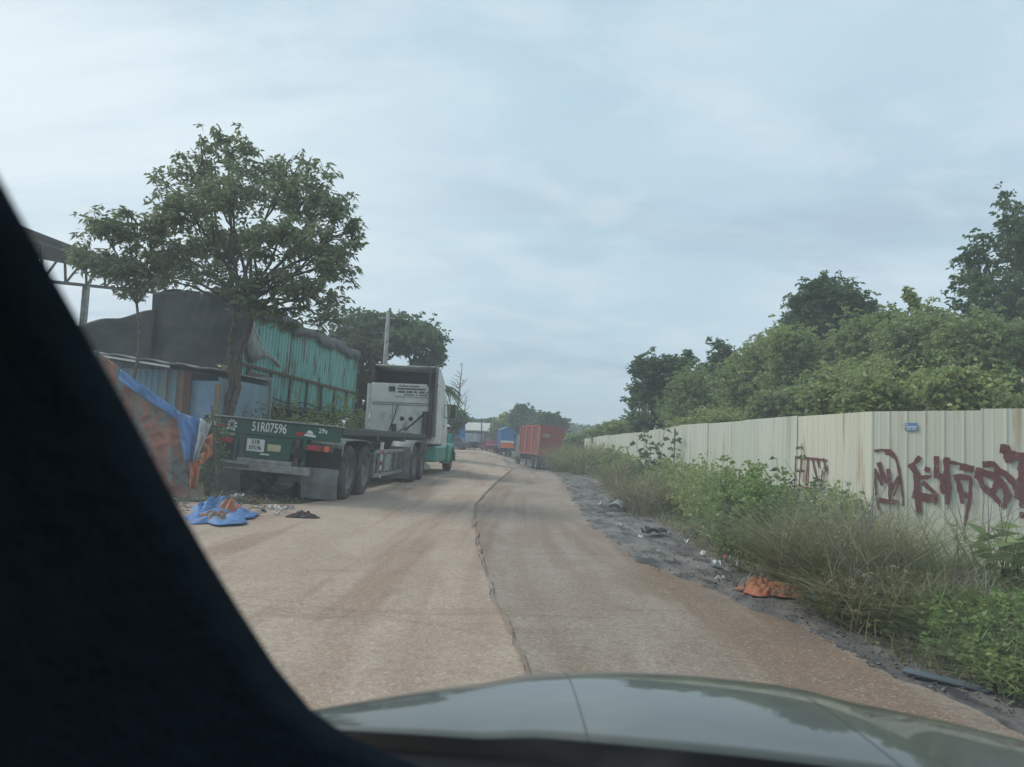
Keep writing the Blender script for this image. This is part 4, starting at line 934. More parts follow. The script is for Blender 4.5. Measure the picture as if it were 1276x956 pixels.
def heap(name, label, cat, cx, cy, rx, ry, h, mats, seed, rz=0, sub=None):
    rr = random.Random(seed); t = thing(name, label, cat, (cx, cy, hgt(cx,cy)+.03), rz)
    for k, (nm, mat, ox, oy, sx, sy, sh) in enumerate(mats):
        n = 44; P = []; ph = [rr.uniform(0,6) for _ in range(8)]
        for i in range(n+1):
            row = []
            for j in range(n+1):
                u, v = i/n*2-1, j/n*2-1; a = math.atan2(v, u); m_ = max(abs(u), abs(v)); r_ = m_*(1+.18*math.sin(3*a+ph[0])+.12*math.sin(5*a+ph[1])+.08*math.sin(9*a+ph[2]))
                x = math.cos(a)*r_*sx; y = math.sin(a)*r_*sy
                cr = abs(math.sin(u*4+v*3+ph[3]+.8*math.sin(v*3+ph[0])) + .6*math.sin(v*7-u*2+ph[4]))*.6 + .30*(1-abs(math.sin(u*9-v*5+ph[5]+math.sin(u*4)))) + .12*(1-abs(math.sin(v*15+u*9+ph[6])))
                z = sh*(1-m_**3)*(.30+.55*cr) + sh*.02*rr.random()
                row.append(Vector((x+ox, y+oy, max(z, .0)+.006+.004*k)))
            P.append(row)
        MB().grid(P).build(nm, mat, t, smooth=True, solid=.006)
    return t
p = gnd(272, 637, .15)
heap('tarp_heap', 'crumpled bright blue tarpaulin heap on the ground below the hanging sheets', 'tarpaulin', p.x, p.y, 1, 1, .2,
  [('blue_sheet', M['tarpblue'], .05, .0, .40, .80, .13), ('blue_sheet', M['tarpblue'], -.30, .6, .28, .6, .24), ('orange_scrap', M['tarporange'], .02, .35, .15, .30, .24), ('dark_scrap', M['tarpred'], .10, -.35, .20, .18, .14)], 5)
# dark junk and vines
bush('vine_tangle', 'dark leafy vine tangle between the hanging sheets and the green trailer tail', -5.05, 13.0, .24, 1.35, 900, M['leafB'], .07, .025, cat='vines')
bush('bush', 'dark weedy bush beneath the left wheels of the green trailer', -5.2, 14.6, .6, .75, 1300, M['leafB'], .07, .025)
bush('bush', 'brown withered bush heaped between the green trailer and the teal box, behind the tail beam', -6.1, 18.6, .6, 1.75, 2600, M['drygrass'], .08, .02, ry=1.2, stems=16)
bush('bush', 'olive weeds growing over the middle of the green trailer on its far side', -5.9, 21.5, .6, 1.9, 2600, M['leafC'], .08, .02, ry=1.6, stems=16)
bush('bush', 'leafy bush growing between the teal box trailer and the white tractor', -6.0, 27, 1.0, 2.3, 2600, M['leafC'], .11, .04)
clump('grass_clump', 'tall weeds standing under the front of the teal box trailer', -6.4, 22, .8, 1.7, 900, M['grass'], .02, None, ry=4)
bush('bush', 'mass of shrubs behind the far left shack, under the awning', -11.5, 18.6, 1.6, 1.6, 3000, M['leafB'], .10, .035)
heap('sack', 'dark brown crumpled sack lying on the concrete behind the green trailer', 'sack', *gnd(378, 645, .03).xy[:], 1, 1, .1, [('cloth', pbr('brown_sack', (.05,.035,.028), (.08,.06,.05), 6, .9), 0, 0, .20, .14, .10)], 9)

# ---------------- trees on the left ----------------
def CC(px, py, d, rx, rz, dd=0):
    p = at(px, py, d+dd); return (p.x, p.y, p.z, rx*(d+dd)/950, rz*(d+dd)/950)
tree('tree', 'tall open crowned tree with drooping leaves standing over the teal box trailer', (-6.55, 17.0, hgt(-6.5,17)),
  [CC(290,185,16.5,34,30), CC(245,215,16.8,36,30,.4), CC(300,235,16,46,38,-.8), CC(232,265,16.5,44,34,-.5), CC(350,225,16.8,36,32,.6), CC(385,235,16.2,42,38),
   CC(420,265,16,34,34,-.3), CC(400,310,16.3,44,36,.3), CC(345,300,15.8,48,36,-.9), CC(280,305,16.6,46,32,.9), CC(420,330,16,28,30,-.6), CC(385,365,16,38,28,-.8), CC(410,385,15.6,20,20,-.6), CC(325,350,16,28,18), CC(378,195,16.5,14,14), CC(225,325,16.2,36,22), CC(265,345,15.9,34,18), CC(315,378,15.8,26,16), CC(355,392,15.7,28,16), CC(200,225,16.5,16,14), CC(440,290,16,20,24), CC(185,345,16.2,24,16), CC(215,352,16.0,26,14), CC(300,362,15.8,30,14), CC(405,398,15.5,24,16), CC(365,350,15.9,34,20), CC(250,180,16.6,16,12)],
  M['leafA'], 2200, .155, .028, None, trunk_r=.07, per=8, KS=20, JT=.17, split=.72, stems=[(0,0),(.16,.2)], droop=.55, fill=.85)
tree('tree', 'smaller sparse tree with drooping leaves left of the tall one, in front of the awning', (-7.9, 16.2, hgt(-7.9,16.2)),
  [CC(128,282,16,22,18), CC(160,300,16.2,30,22), CC(110,320,15.8,26,18), CC(150,335,16,34,20), CC(190,330,16.2,26,20), CC(190,285,16.4,26,20), CC(160,262,16,14,10), CC(165,360,16,20,14), CC(215,320,16.4,20,20)],
  M['leafA'], 560, .16, .027, None, trunk_r=.035, per=8, split=.75, droop=.5, bark='bark')
tree('tree', 'round umbrella shaped tree behind the white tractor and the leaning pole', (-8.0, 46, 0),
  [CC(450,410,46,34,18), CC(485,403,46,36,16,1), CC(520,415,46,30,18), CC(540,440,46,16,22), CC(430,425,46,22,20,-1), CC(500,425,46,34,18,-1.5), CC(465,432,46,28,18,1), CC(528,460,46,20,20), CC(440,460,46,20,24), CC(485,468,46,24,12,1)],
  M['leafB'], 3000, .24, .08, None, trunk_r=.22, split=.6, stems=[(0,0),(1.2,.3),(-1.1,.2)])
tree('tree', 'brown vine covered slim trunk tree between the teal box and the white tractor', (-7.0, 36, 0),
  [CC(452,440,36,14,26), CC(455,480,36,12,26), CC(447,515,36,12,20), CC(425,440,36,16,14,-.5)], leafmat('brown_vine', [(.10,.075,.045),(.15,.12,.07),(.08,.09,.04)]), 1100, .13, .05, None, trunk_r=.12, split=.9)
PO = thing('utility_pole', 'leaning concrete utility pole in front of the round tree', 'utility pole', (at(473,560,38).x, 38, -.05))
tp = at(484,388,38) - PO.location
MB().tube([(0,0,-.2), tuple(tp)], [.14,.10], 12).build('pole', M['concrete'], PO, smooth=True)
MB().beam(tuple(tp+Vector((-.5,0,-.35))), tuple(tp+Vector((.35,0,-.35))), .08, .1).build('crossarm', M['concrete'], PO)
for x in (-.4,0,.28): MB().tube([tuple(tp+Vector((x,0,-.3))), tuple(tp+Vector((x,0,-.12)))], .04, 8).build('insulator', M['darkmetal'], PO)
bush('vine_tangle', 'leafy vine climbing the trunk of the tall tree over the teal box trailer', -6.5, 16.95, .13, 2.3, 700, M['leafA'], .10, .03, cat='vines', stems=5)
# bare dead tree and palms
def deadtree(label, px, py0, py1, d, r, n):
    b = at(px-6, 560, d); b.z = 0; t = thing('dead_tree', label, 'tree', b); top = at(px+4, py0, d)-b; mb = MB()
    mb.tube(branch_path((0,0,-.2), top, 8, .008), [r*(1-.85*k/8) for k in range(9)], 8)
    for k in range(n):
        q = random.uniform(.45,.97); a = top*q; L_ = (1.05-q)*top.length*.35+.4
        e = a + Vector((random.choice((-1,1))*random.uniform(.5,1), random.uniform(-.6,.6), random.uniform(.3,1)))*L_*.8
        pts = branch_path(a, e, 4, .1); mb.tube(pts, [r*.32,r*.24,r*.18,r*.12,r*.06], 5, False)
        e2 = pts[2] + Vector((random.uniform(-1,1), random.uniform(-.5,.5), random.uniform(.2,1)))*L_*.4; mb.tube(branch_path(pts[2], e2, 3, .1), [r*.15,r*.1,r*.07,r*.04], 4, False)
    mb.build('trunk', M['palebark'], t, smooth=True)
deadtree('tall bare pale dead tree right of the white tractor', 572, 452, 535, 102, .24, 15)
deadtree('short bare forked dead tree beside the tall dead one', 578, 492, 540, 104, .16, 8)
def palm(label, px, py, d, h):
    b = at(px, 560, d); b.z = 0; top = at(px, py, d)-b; t = thing('palm_tree', label, 'palm', b, 0, None)
    MB().tube(branch_path((0,0,-.2), top, 6, .01), [.16,.14,.13,.12,.12,.11,.10], 8).build('trunk', M['bark'], t, smooth=True)
    P = []; D = []
    for k in range(15):
        a = 6.283*k/15; up = random.uniform(-.1,.8)
        for q in range(22):
            s = q/21; L_ = h; r_ = s*L_; z = up*s*L_ - 1.0*s*s*L_*.8; c = Vector((math.cos(a)*r_, math.sin(a)*r_, z)) + top
            for sd_ in (-1,1):
                P.append(c[:]); D.append((math.cos(a+sd_*.9)*.8, math.sin(a+sd_*.9)*.8, -.5))
    D = np.array(D); D /= np.linalg.norm(D,axis=1)[:,None]; v, f = leaves(np.array(P), D, h*.34, .03, .3, .08); quick('fronds', v, f, M['leafB'], t)
palm('palm with drooping fronds just right of the white tractor fairing', 551, 482, 48, 1.2)
palm('lower palm right of the white tractor, under the taller palm', 558, 506, 60, 1.2)
tree('tree', 'dark shaggy tree behind the blue truck and dead trees', (at(563,540,72).x, 72, 0), [CC(558,520,72,12,12), CC(572,524,72,14,9), CC(560,535,72,10,10)], M['leafB'], 900, .3, .10, None, trunk_r=.2)

# ---------------- awning at far left ----------------
AW = thing('steel_awning', 'dark steel framed awning roof at the far left above the covered load', 'awning', (0,0,0))
rA = [at(10,272,24), at(150,330,30), at(196,352,36)]
rf = MB(); a = at(-60,250,22); b = at(205,352,38); wv = Vector((-7,-1.5,.9))
P = []
for i in range(29):
    p = a.lerp(b, i/28); P.append([p, p+wv*.5, p+wv])
rf.grid(P).build('roof', M['darkmetal'], AW, solid=.10)
tr_ = MB(); c = at(-60,338,22); d_ = at(205,366,38)
tr_.beam(c, d_, .12, .12); tr_.beam(a-Vector((0,0,.35)), b-Vector((0,0,.15)), .12, .12)
for i in range(11):
    p = (a-Vector((0,0,.3))).lerp(b-Vector((0,0,.15)), i/10); q = c.lerp(d_, i/10); tr_.beam(q, p, .07, .07)
    if i < 10: tr_.beam(q, (a-Vector((0,0,.3))).lerp(b-Vector((0,0,.15)), (i+1)/10), .06, .06)
tr_.build('truss', M['darkmetal'], AW)
for t_ in (0, .5, 1):
    q = c.lerp(d_, t_); MB().box(q.x-.1,q.x+.1,q.y-.1,q.y+.1,-.1,q.z).build('column', M['greymetal'], AW)
M['slate'] = pbr('slate_body', (.12,.15,.17), (.08,.10,.12), 2, .6)
# ---------------- red container on its truck ----------------
M['redbox'] = pbr('red_container', (.36,.055,.04), (.28,.05,.04), 1.2, .6, c3=(.20,.07,.05), t3=(.58,.74), s3=2.2)
M['beige'] = pbr('beige_post', (.38,.27,.19), (.30,.21,.15), 3, .7)
q = at(671, 570, 66); RT = thing('container_truck', 'dark trailer parked in the dip at the right, carrying the red container', 'trailer', (q.x+1.1, q.y+.3, hgt(q.x+1.1, q.y)), R(15), ry=R(2.5))
fr = MB()
for s in (-1,1): fr.box(s*.45-.07,s*.45+.07,-.3,8.2,.85,1.2)
for y in (0,1.5,3,4.5,5.9): fr.box(-1.15,1.15,y,y+.15,1.05,1.2)
fr.build('frame', M['darkmetal'], RT)
for y in (.9,2.2):
    MB().tube([(-1,y,.5),(1,y,.5)], .08).build('axle', M['darkmetal'], RT)
    for s in (-1,1): wheel(RT, s*1.02, y, .5, .5, .27, s); wheel(RT, s*.72, y, .5, .5, .27, s)
for s in (-1,1):
    MB().box(s*.87-.33,s*.87+.33,-.04,-.015,.12,.95).build('mudflap', M['black'], RT)
    MB().box(s*.75-.2,s*.75+.2,-.37,-.31,.92,1.05).build('tail_lamp', M['red'], RT)
    MB().box(s*.80-.07, s*.80+.07,-.06,-.045,.2,.33).build('reflector', M['white'], RT)
    MB().box(s*.7-.06,s*.7+.06,5.2,5.35,.15,1.05).build('landing_leg', M['darkmetal'], RT)
MB().box(-1.1,1.1,-.42,-.32,.45,.58).build('bumper', M['darkmetal'], RT)
wheel(RT, -1.02, 7.1, .5, .5, .27, -1); wheel(RT, 1.02, 7.1, .5, .5, .27, 1)
cbm = MB().box(-1.05,1.05,6.5,8.2,.7,2.9).build('cab', M['slate'], RT, bevel=.08)
RC = thing('shipping_container', 'faded red shipping container with beige posts, loaded on the truck in the dip', 'container', (q.x+1.1, q.y+.3, hgt(q.x+1.1, q.y)), R(15), ry=R(2.5)); RC.location.z += 1.22
for s in (-1,1):
    mb = MB(); corr(mb, Vector((s*1.18,.1,0)), Vector((0,1,0)), 5.85, Vector((s,0,0)), .12, 2.45, .42, .05); mb.build('side_wall', M['redbox'], RC)
    for z in (0,2.45): MB().box(s*1.18-.05,s*1.18+.05,0,6.05,z,z+.14).build('side_rail', M['redbox'], RC)
    for y in (-.01,1.9,3.9,5.98): MB().box(s*1.2-.06,s*1.2+.06,y,y+.16,.13,2.45).build('corner_post' if y in (-.01,5.98) else 'side_post', M['beige'], RC)
for y in (0,6.0): 
    for z in (0,2.45): MB().box(-1.13,1.13,y,y+.09,z,z+.14).build('end_rail', M['redbox'], RC)
MB().box(-1.13,1.13,.1,6,.02,.08).build('floor', M['darkmetal'], RC)
MB().box(-1.13,1.13,.1,6,2.50,2.55).build('roof', M['redbox'], RC)
mb = MB(); corr(mb, Vector((-1.13,6.03,0)), Vector((1,0,0)), 2.26, Vector((0,1,0)), .14, 2.45, .4, .04); mb.build('front_wall', M['redbox'], RC)
for s in (-1,1):
    d_ = MB().box(min(s*.01,s*1.12),max(s*.01,s*1.12),.02,.06,.14,2.44).build('door', M['redbox'], RC, bevel=.01)
    for x in (.28,.82): MB().tube([(s*x,-.02,.16),(s*x,-.02,2.42)], .025, 6).build('lock_bar', M['redbox'], d_)
    for z in (.7,1.3,1.9): MB().box(min(s*.06,s*1.08),max(s*.06,s*1.08),.0,.02,z,z+.05).build('hinge_strap', M['rust'], d_)
    MB().box(min(s*.2,s*.9),max(s*.2,s*.9),.008,.018,1.55,1.95).build('worn_patch', M['beige'], d_) if s < 0 else None

# ---------------- distant vehicles ----------------
M['bluebox'] = pbr('blue_body', (.03,.14,.36), (.05,.18,.40), 2, .5)
M['tealdark'] = pbr('teal_roof', (.03,.11,.13), (.04,.13,.14), 2, .6)
M['maroon'] = pbr('maroon_body', (.28,.05,.08), (.2,.05,.07), 2, .5)
M['pale'] = pbr('pale_tarp', (.46,.50,.56), (.35,.38,.43), 2, .6)
M['olive'] = pbr('olive_body', (.14,.16,.10), (.10,.12,.08), 2, .7)
def truck(label, px, d, rz, cabm, boxm, w=2.3, L_=5.5, bh=2.0, front=True, roofm=None, band=None, cat='truck', name='truck', group=None):
    x = (px-638)/950*d; t = thing(name, label, cat, (x, d, hgt(x,d)+.03), rz, group); hw = w/2
    fr = MB(); fr.box(-.5,-.38,.2,L_+1.5,.6,.8); fr.box(.38,.5,.2,L_+1.5,.6,.8); fr.build('frame', M['darkmetal'], t)
    bx = MB().box(-hw,hw,.0,L_-.1,.95,.95+bh).build('body', M[boxm], t, bevel=.03)
    rb = MB()
    for s in (-1,1):
        for y in np.arange(.3,L_-.3,.7): rb.box(s*hw-.02,s*hw+.02,y,y+.08,1.0,.9+bh)
    for x_ in np.arange(-hw+.1,hw,.45): rb.box(x_,x_+.06,-.03,.0,1.0,.9+bh)
    rb.build('rib', M[boxm], bx)
    if roofm: MB().prism([(-hw-.04,.95+bh),(0,1.35+bh),(hw+.04,.95+bh)], 'y', -.05, L_-.05).build('cover', M[roofm], t)
    if band: MB().box(-hw-.03,hw+.03,-.04,-.005,.95+bh*.30,.95+bh*.42).build('band', M['white'], bx); MB().box(-hw-.03,hw+.03,-.045,-.005,1.0,.95+bh*.29).build('tailboard', M[band], bx)
    cb = MB().prism([(L_,.7),(L_,2.4),(L_+.5,2.45),(L_+1.4,2.35),(L_+1.75,1.55),(L_+1.8,.6)], 'x', -hw+.1, hw-.1).build('cab', M[cabm], t, bevel=.05)
    MB().add([(-hw+.2,L_+1.44,2.28),(hw-.2,L_+1.44,2.28),(hw-.2,L_+1.76,1.6),(-hw+.2,L_+1.76,1.6)], [(0,1,2,3)]).build('windscreen', M['glass'], cb, solid=.03)
    for s in (-1,1):
        MB().box(s*(hw-.1)-.02,s*(hw-.1)+.02,L_+.3,L_+1.2,1.6,2.2).build('window', M['glass'], cb)
        MB().box(s*.8-.14,s*.8+.14,L_+1.80,L_+1.84,.8,1.0).build('headlight', M['white'], t)
        MB().box(s*.85-.12,s*.85+.12,-.05,-.01,.7,.82).build('tail_lamp', M['red'], t)
        for y in (1.2, L_+1.0): wheel(t, s*(hw-.2), y, .46, .46, .26, s)
    MB().box(-hw+.05,hw-.05,L_+1.8,L_+1.92,.45,.72).build('bumper', M['slate'], t, bevel=.02)
    return t
GD = 'vehicles standing in the far yard'
truck('blue box truck with dark green cover, at the road end beside the white tractor', 572, 92, R(4), 'bluebox', 'bluebox', 2.0, 5.2, 1.9, roofm='tealdark', group=GD)
truck('far truck with a pale grey tarpaulin load behind the road bend', 602, 104, R(70), 'slate', 'pale', 2.3, 2.6, 1.1, group=GD)
truck('far dark olive flat truck between the pale load and the blue and orange truck', 612, 97, R(-75), 'slate', 'olive', 2.2, 2.2, .7, group=GD)
truck('far blue truck with white band and orange tailboard left of the red container', 635, 88, R(6), 'bluebox', 'bluebox', 1.5, 4.5, 2.1, roofm='bluebox', band='orange', group=GD)
def car_far(label, px, d, rz, mat):
    x = (px-638)/950*d; t = thing('parked_car', label, 'car', (x, d, hgt(x,d)+.03), rz, GD)
    MB().prism([(0,.35),(0,.85),(.5,.95),(.9,1.42),(2.2,1.42),(2.9,.95),(4.0,.80),(4.1,.35)], 'x', -.85, .85).build('body', M[mat], t, bevel=.08)
    for s in (-1,1):
        MB().prism([(.75,.97),(1.0,1.36),(2.15,1.36),(2.7,.97)], 'x', s*.86-.01, s*.86+.01).build('window', M['glass'], t)
        for y in (.8,3.3): wheel(t, s*.76, y, .32, .32, .2, s)
        MB().box(s*.6-.1,s*.6+.1,-.02,.0,.65,.8).build('tail_lamp', M['red'], t)
car_far('far maroon car parked before the blue and orange truck', 619, 92, R(12), 'maroon')
car_far('far slate car parked beside the blue box truck', 588, 88, R(80), 'slate')
sh = thing('warehouse', 'low far warehouse with a pale roof behind the parked trucks', 'warehouse', (at(603,540,118).x, 118, 0), R(-6))
MB().box(-5.5,3.5,0,8,-.2,2.6).build('wall', M['olive'], sh)
MB().prism([(-.5,2.6),(-.4,2.75),(4,4.0),(8.4,2.75),(8.5,2.6)], 'x', -6, 4).build('roof', pbr('pale_roof', (.52,.52,.47), (.42,.42,.38), 1, .6), sh)
for x in (-4,-1,1.8): MB().box(x,x+1.2,-.03,.0,0,2.1).build('door', M['slate'], sh)
for px, h, lab in ((600,521,'left thin far pole over the pale warehouse roof'),(612,520,'middle thin far pole over the pale warehouse roof'),(615.5,519,'right thin far pole over the pale warehouse roof')):
    b = at(px, 555, 100); b.z = 0; t = thing('pole', lab, 'pole', b, 0, 'far poles over the warehouse'); tp_ = at(px+.3, h, 100)-b; MB().tube([(0,0,-.1), tuple(tp_)], [.10,.07], 8).build('shaft', M['bark'], t)
    MB().box(tp_.x-.35,tp_.x+.35,-.04,.04,tp_.z-.25,tp_.z-.15).build('crossarm', M['bark'], t)
FT = 'trees at the end of the road'
tree('tree', 'tallest dark tree at the end of the road, behind the red container', (at(651,550,105).x,105,0), [CC(651,513,105,9,8),CC(645,524,105,13,9),CC(660,525,105,15,10),CC(652,536,105,18,8)], M['leafB'], 1900, .34, .11, FT, trunk_r=.25)
tree('tree', 'wide dark tree right of the tallest one, behind the red container', (at(682,550,100).x,100,-.5), [CC(676,520,100,12,8),CC(690,524,100,12,8),CC(698,533,100,9,12),CC(680,533,100,20,8)], M['leafB'], 1700, .32, .10, FT, trunk_r=.22)
tree('tree', 'paler green tree left of the tallest one, above the blue and orange truck', (at(628,550,115).x,115,0), [CC(628,525,115,10,9),CC(636,532,115,9,8),CC(620,533,115,9,6)], M['leafC'], 1100, .36, .12, FT, trunk_r=.2)
tree('tree', 'low dark tree line clump above the warehouse roof', (at(600,550,135).x,135,0), [CC(590,528,135,10,4),CC(602,527,135,10,5),CC(612,528,135,9,5),CC(580,532,135,10,6)], M['leafB'], 1000, .5, .16, FT, trunk_r=.2)
n = 26000; x = rng.uniform(-190, 170, n); y = 185 + 18*rng.uniform(0,1,n); z = rng.uniform(-1.1, 1, n)*1.0; z = -1 + 5.5*rng.uniform(0,1,n)**.8*(1+.3*np.sin(x*.11)*np.sin(x*.043+1))
az = rng.uniform(0,6.28,n); v, f = leaves(np.stack([x,y,z],1), np.stack([np.cos(az),np.sin(az),.4+0*az],1), 1.3, .45, .2)
o = quick('far_woods', v, f, M['leafB']); tag(o, 'far dark tree line closing the view behind the yard', 'woods', kind='stuff')

# ---------------- person beside the tractor ----------------
def skin_mesh(name, V, Eg, Rr, mat, parent, sub=2, root=0):
    me = bpy.data.meshes.new(name+'_src'); me.from_pydata(V, Eg, []); o = bpy.data.objects.new(name+'_src', me); COL.objects.link(o)
    m = o.modifiers.new('s', 'SKIN'); m.use_smooth_shade = True; m.branch_smoothing = .6
    for i, r in enumerate(Rr): me.skin_vertices[0].data[i].radius = (r, r) if not isinstance(r, tuple) else r
    me.skin_vertices[0].data[root].use_root = True
    if sub: sm = o.modifiers.new('b', 'SUBSURF'); sm.levels = sub; sm.render_levels = sub
    dg = bpy.context.evaluated_depsgraph_get(); me2 = bpy.data.meshes.new_from_object(o.evaluated_get(dg)); me2.materials.clear(); me2.materials.append(mat)
    bpy.data.objects.remove(o); r_ = bpy.data.objects.new(name, me2); COL.objects.link(r_); r_.parent = parent; me2.name = name
    return r_
M['skin'] = pbr('skin', (.30,.17,.11), (.27,.15,.10), 8, .6); M['tealshirt'] = pbr('teal_shirt', (.03,.30,.25), (.04,.35,.29), 6, .8); M['navy'] = pbr('dark_trousers', (.03,.035,.05), (.04,.045,.06), 6, .8); M['hair'] = pbr('black_hair', (.012,.011,.010), None, 8, .6)
px_, pd = 557.5, 31.6; ppx = at(px_, 560, pd).x
PE = thing('person', 'person in a teal shirt and pale cap standing at the front of the white tractor', 'person', (ppx, pd, hgt(ppx,pd)+.03), R(60))
V = [(0,0,.95),(0,.0,1.15),(0,.01,1.35),(0,.0,1.47),(0,.03,1.56),(0,.045,1.66),(0,.04,1.73),
     (-.10,0,.90),(-.11,.03,.50),(-.11,0,.10),(-.12,.14,.045),(.10,0,.90),(.12,.01,.50),(.13,-.02,.10),(.14,.12,.045),
     (-.18,0,1.41),(-.24,.02,1.14),(-.22,.16,.93),(-.21,.21,.87),(.18,0,1.41),(.25,.05,1.15),(.20,.27,1.06),(.18,.34,1.05)]
Eg = [(0,1),(1,2),(2,3),(3,4),(4,5),(5,6),(0,7),(7,8),(8,9),(9,10),(0,11),(11,12),(12,13),(13,14),(2,15),(15,16),(16,17),(17,18),(2,19),(19,20),(20,21),(21,22)]
Rr = [.135,.12,.15,.065,.07,.085,.06,.095,.062,.042,.035,.095,.062,.042,.035,.062,.045,.032,.034,.062,.045,.032,.034]
for b, dr in ((18,(0,.35,-1)),(22,(0,1,-.1))):
    base = Vector(V[b]); dv_ = Vector(dr).normalized()
    for k, (ox, L_) in enumerate(((-.03,.075),(-.01,.085),(.01,.08),(.03,.065))):
        i = len(V); V += [tuple(base+dv_*.03+Vector((ox,0,0))), tuple(base+dv_*(.03+L_*.6)+Vector((ox*1.1,0,-.005))), tuple(base+dv_*(.03+L_)+Vector((ox*1.1,0,-.025)))]
        Eg += [(b,i),(i,i+1),(i+1,i+2)]; Rr += [.010,.009,.008]
    i = len(V); V += [tuple(base+Vector((.04,.01,.0))), tuple(base+dv_*.05+Vector((.055,.01,0)))]; Eg += [(b,i),(i,i+1)]; Rr += [.011,.009]
skin_mesh('body', V, Eg, Rr, M['skin'], PE, 1)
skin_mesh('shirt', [V[i] for i in (0,1,2)]+[(0,0,1.44),(-.18,0,1.41),(-.235,.015,1.20),(.18,0,1.41),(.24,.04,1.21),(0,0,.88)], [(8,0),(0,1),(1,2),(2,3),(2,4),(4,5),(2,6),(6,7)], [.158,.145,.172,.075,.078,.066,.078,.066,.155], M['tealshirt'], PE, 2)
skin_mesh('trousers', [(0,0,.95),(-.10,0,.88),(-.11,.03,.50),(-.11,0,.12),(.10,0,.88),(.12,.01,.50),(.13,-.02,.12)], [(0,1),(1,2),(2,3),(0,4),(4,5),(5,6)], [.145,.112,.082,.068,.112,.082,.068], M['navy'], PE, 2)
hm = MB(); 
for i in range(1):
    P = []
    for a in range(13):
        t = math.pi*a/12*.62; row = []
        for b in range(17):
            p = 2*math.pi*b/16; cut = 1.0 if math.sin(p) < .35 else .62
            tt = t*cut; row.append(Vector((.092*math.sin(tt)*math.cos(p), .035+.105*math.sin(tt)*math.sin(p), 1.665+.115*math.cos(tt))))
        P.append(row)
    hm.grid(P)
hm.build('hair', M['hair'], PE, smooth=True, solid=.01)
cp = MB(); P = []
for a in range(8):
    t = math.pi/2*a/7; P.append([Vector((.103*math.sin(t)*math.cos(p), .04+.118*math.sin(t)*math.sin(p), 1.70+.10*math.cos(t))) for p in np.linspace(0, 2*math.pi, 17)])
cp.grid(P); cp.prism([(-.08,.12),(.08,.12),(.06,.22),(0,.24),(-.06,.22)], 'z', 1.70, 1.71); cp.build('cap', M['white'], PE, smooth=False)
fc = MB(); fc.prism([(.125,1.645),(.155,1.625),(.125,1.615)], 'x', -.012, .012); fc.build('nose', M['skin'], PE)
fc = MB()
for s in (-1,1): fc.box(s*.03-.012,s*.03+.012,.118,.124,1.655,1.667)
fc.box(-.022,.022,.118,.122,1.588,1.595); fc.build('face_features', M['hair'], PE)

# ---------------- litter ----------------
def scrap(name, label, cat, px, py, size, mat, group, sq=(1,.6), z=.04, h=.25):
    p = gnd(px, py, z); p.z = hgt(p.x, p.y)+z; t_ = MB(); n = 6; P = []; a = random.uniform(0,6.3); ph = random.uniform(0,6)
    for i in range(n+1):
        row = []
        for j in range(n+1):
            u, v = i/n-.5, j/n-.5; x, y = u*size*sq[0]*(1+.3*math.sin(j+ph)), v*size*sq[1]*(1+.3*math.sin(i*1.3+ph))
            row.append(Vector((x*math.cos(a)-y*math.sin(a), x*math.sin(a)+y*math.cos(a), size*h*abs(math.sin(u*5+ph)*math.cos(v*4+ph))+size*.05*random.random())))
        P.append(row)
    o = t_.grid(P).build(name, mat, None, smooth=False, solid=.003); o.location = p; return tag(o, label, cat, group)
GL = 'litter along the right verge'
for px, py, s in ((856,677,.18),(877,691,.15),(891,705,.20),(886,699,.09),(897,722,.12),(798,670,.12),(862,715,.07),(905,712,.08),(822,688,.08),(772,655,.12),(838,700,.07),(870,708,.06),(912,727,.06),(748,630,.25),(760,642,.16)):
    scrap('paper_scrap', 'small white paper or plastic scrap lying on the dark ash of the right verge', 'litter', px, py, s*.62, M['palecloth'] if s < .12 else M['white'], GL, h=.5)
scrap('plastic_bag', 'pale grey plastic bag half way along the ash verge by the dry grass', 'bag', 782, 636, .55, M['palecloth'], None, h=.35)
scrap('dark_bag', 'black crumpled bag at the edge of the green bush on the verge', 'bag', 815, 666, .45, M['black'], None, h=.22)
scrap('dark_bag', 'torn black bag beneath the densest green bush', 'bag', 862, 668, .35, M['black'], None, h=.25)
for px, py, s, m in ((905,699,.14,'tarpred'),(917,708,.16,'concrete')):
    scrap('scrap', 'brown rag on the verge left of the orange cloth' if m == 'tarpred' else 'pale broken concrete lump left of the orange cloth', 'rag' if m == 'tarpred' else 'rubble', px, py, s, M[m], None, h=.5)
M['rust_cloth'] = pbr('dusty_orange_cloth', (.42,.14,.07), (.34,.13,.08), 7, .8, c3=(.16,.09,.065), t3=(.55,.68), s3=5, bump=.6, bscale=20)
p = gnd(962, 738, .05)
heap('cloth_bundle', 'crumpled dusty orange cloth on the verge at the edge of the road', 'cloth', p.x, p.y, 1, 1, .1, [('cloth', M['rust_cloth'], -.05, .05, .26, .20, .13), ('cloth', M['rust_cloth'], .16, -.04, .20, .11, .10), ('cloth', M['tarpred'], -.14, .12, .15, .14, .14)], 21, R(-20))
p = gnd(1026, 742, .08)
heap('sack', 'grey green woven sack stuck in the grass right of the orange cloth', 'sack', p.x, p.y, 1, 1, .1, [('cloth', pbr('greygreen_sack', (.20,.24,.20), (.15,.18,.15), 9, .8), 0, 0, .12, .14, .20)], 31)
bd = MB().box(-.21,.21,-.04,.04,0,.014); p = gnd(1178, 850, .03)
o = bd.build('plank', M['slate'], None, bevel=.005); o.location = (p.x, p.y, hgt(p.x,p.y)+.035); o.rotation_euler = (R(4), R(3), R(-38)); tag(o, 'dark blue grey broken board lying at the road edge in the lower right', 'board')
GL2 = 'rubbish scattered behind the green trailer'
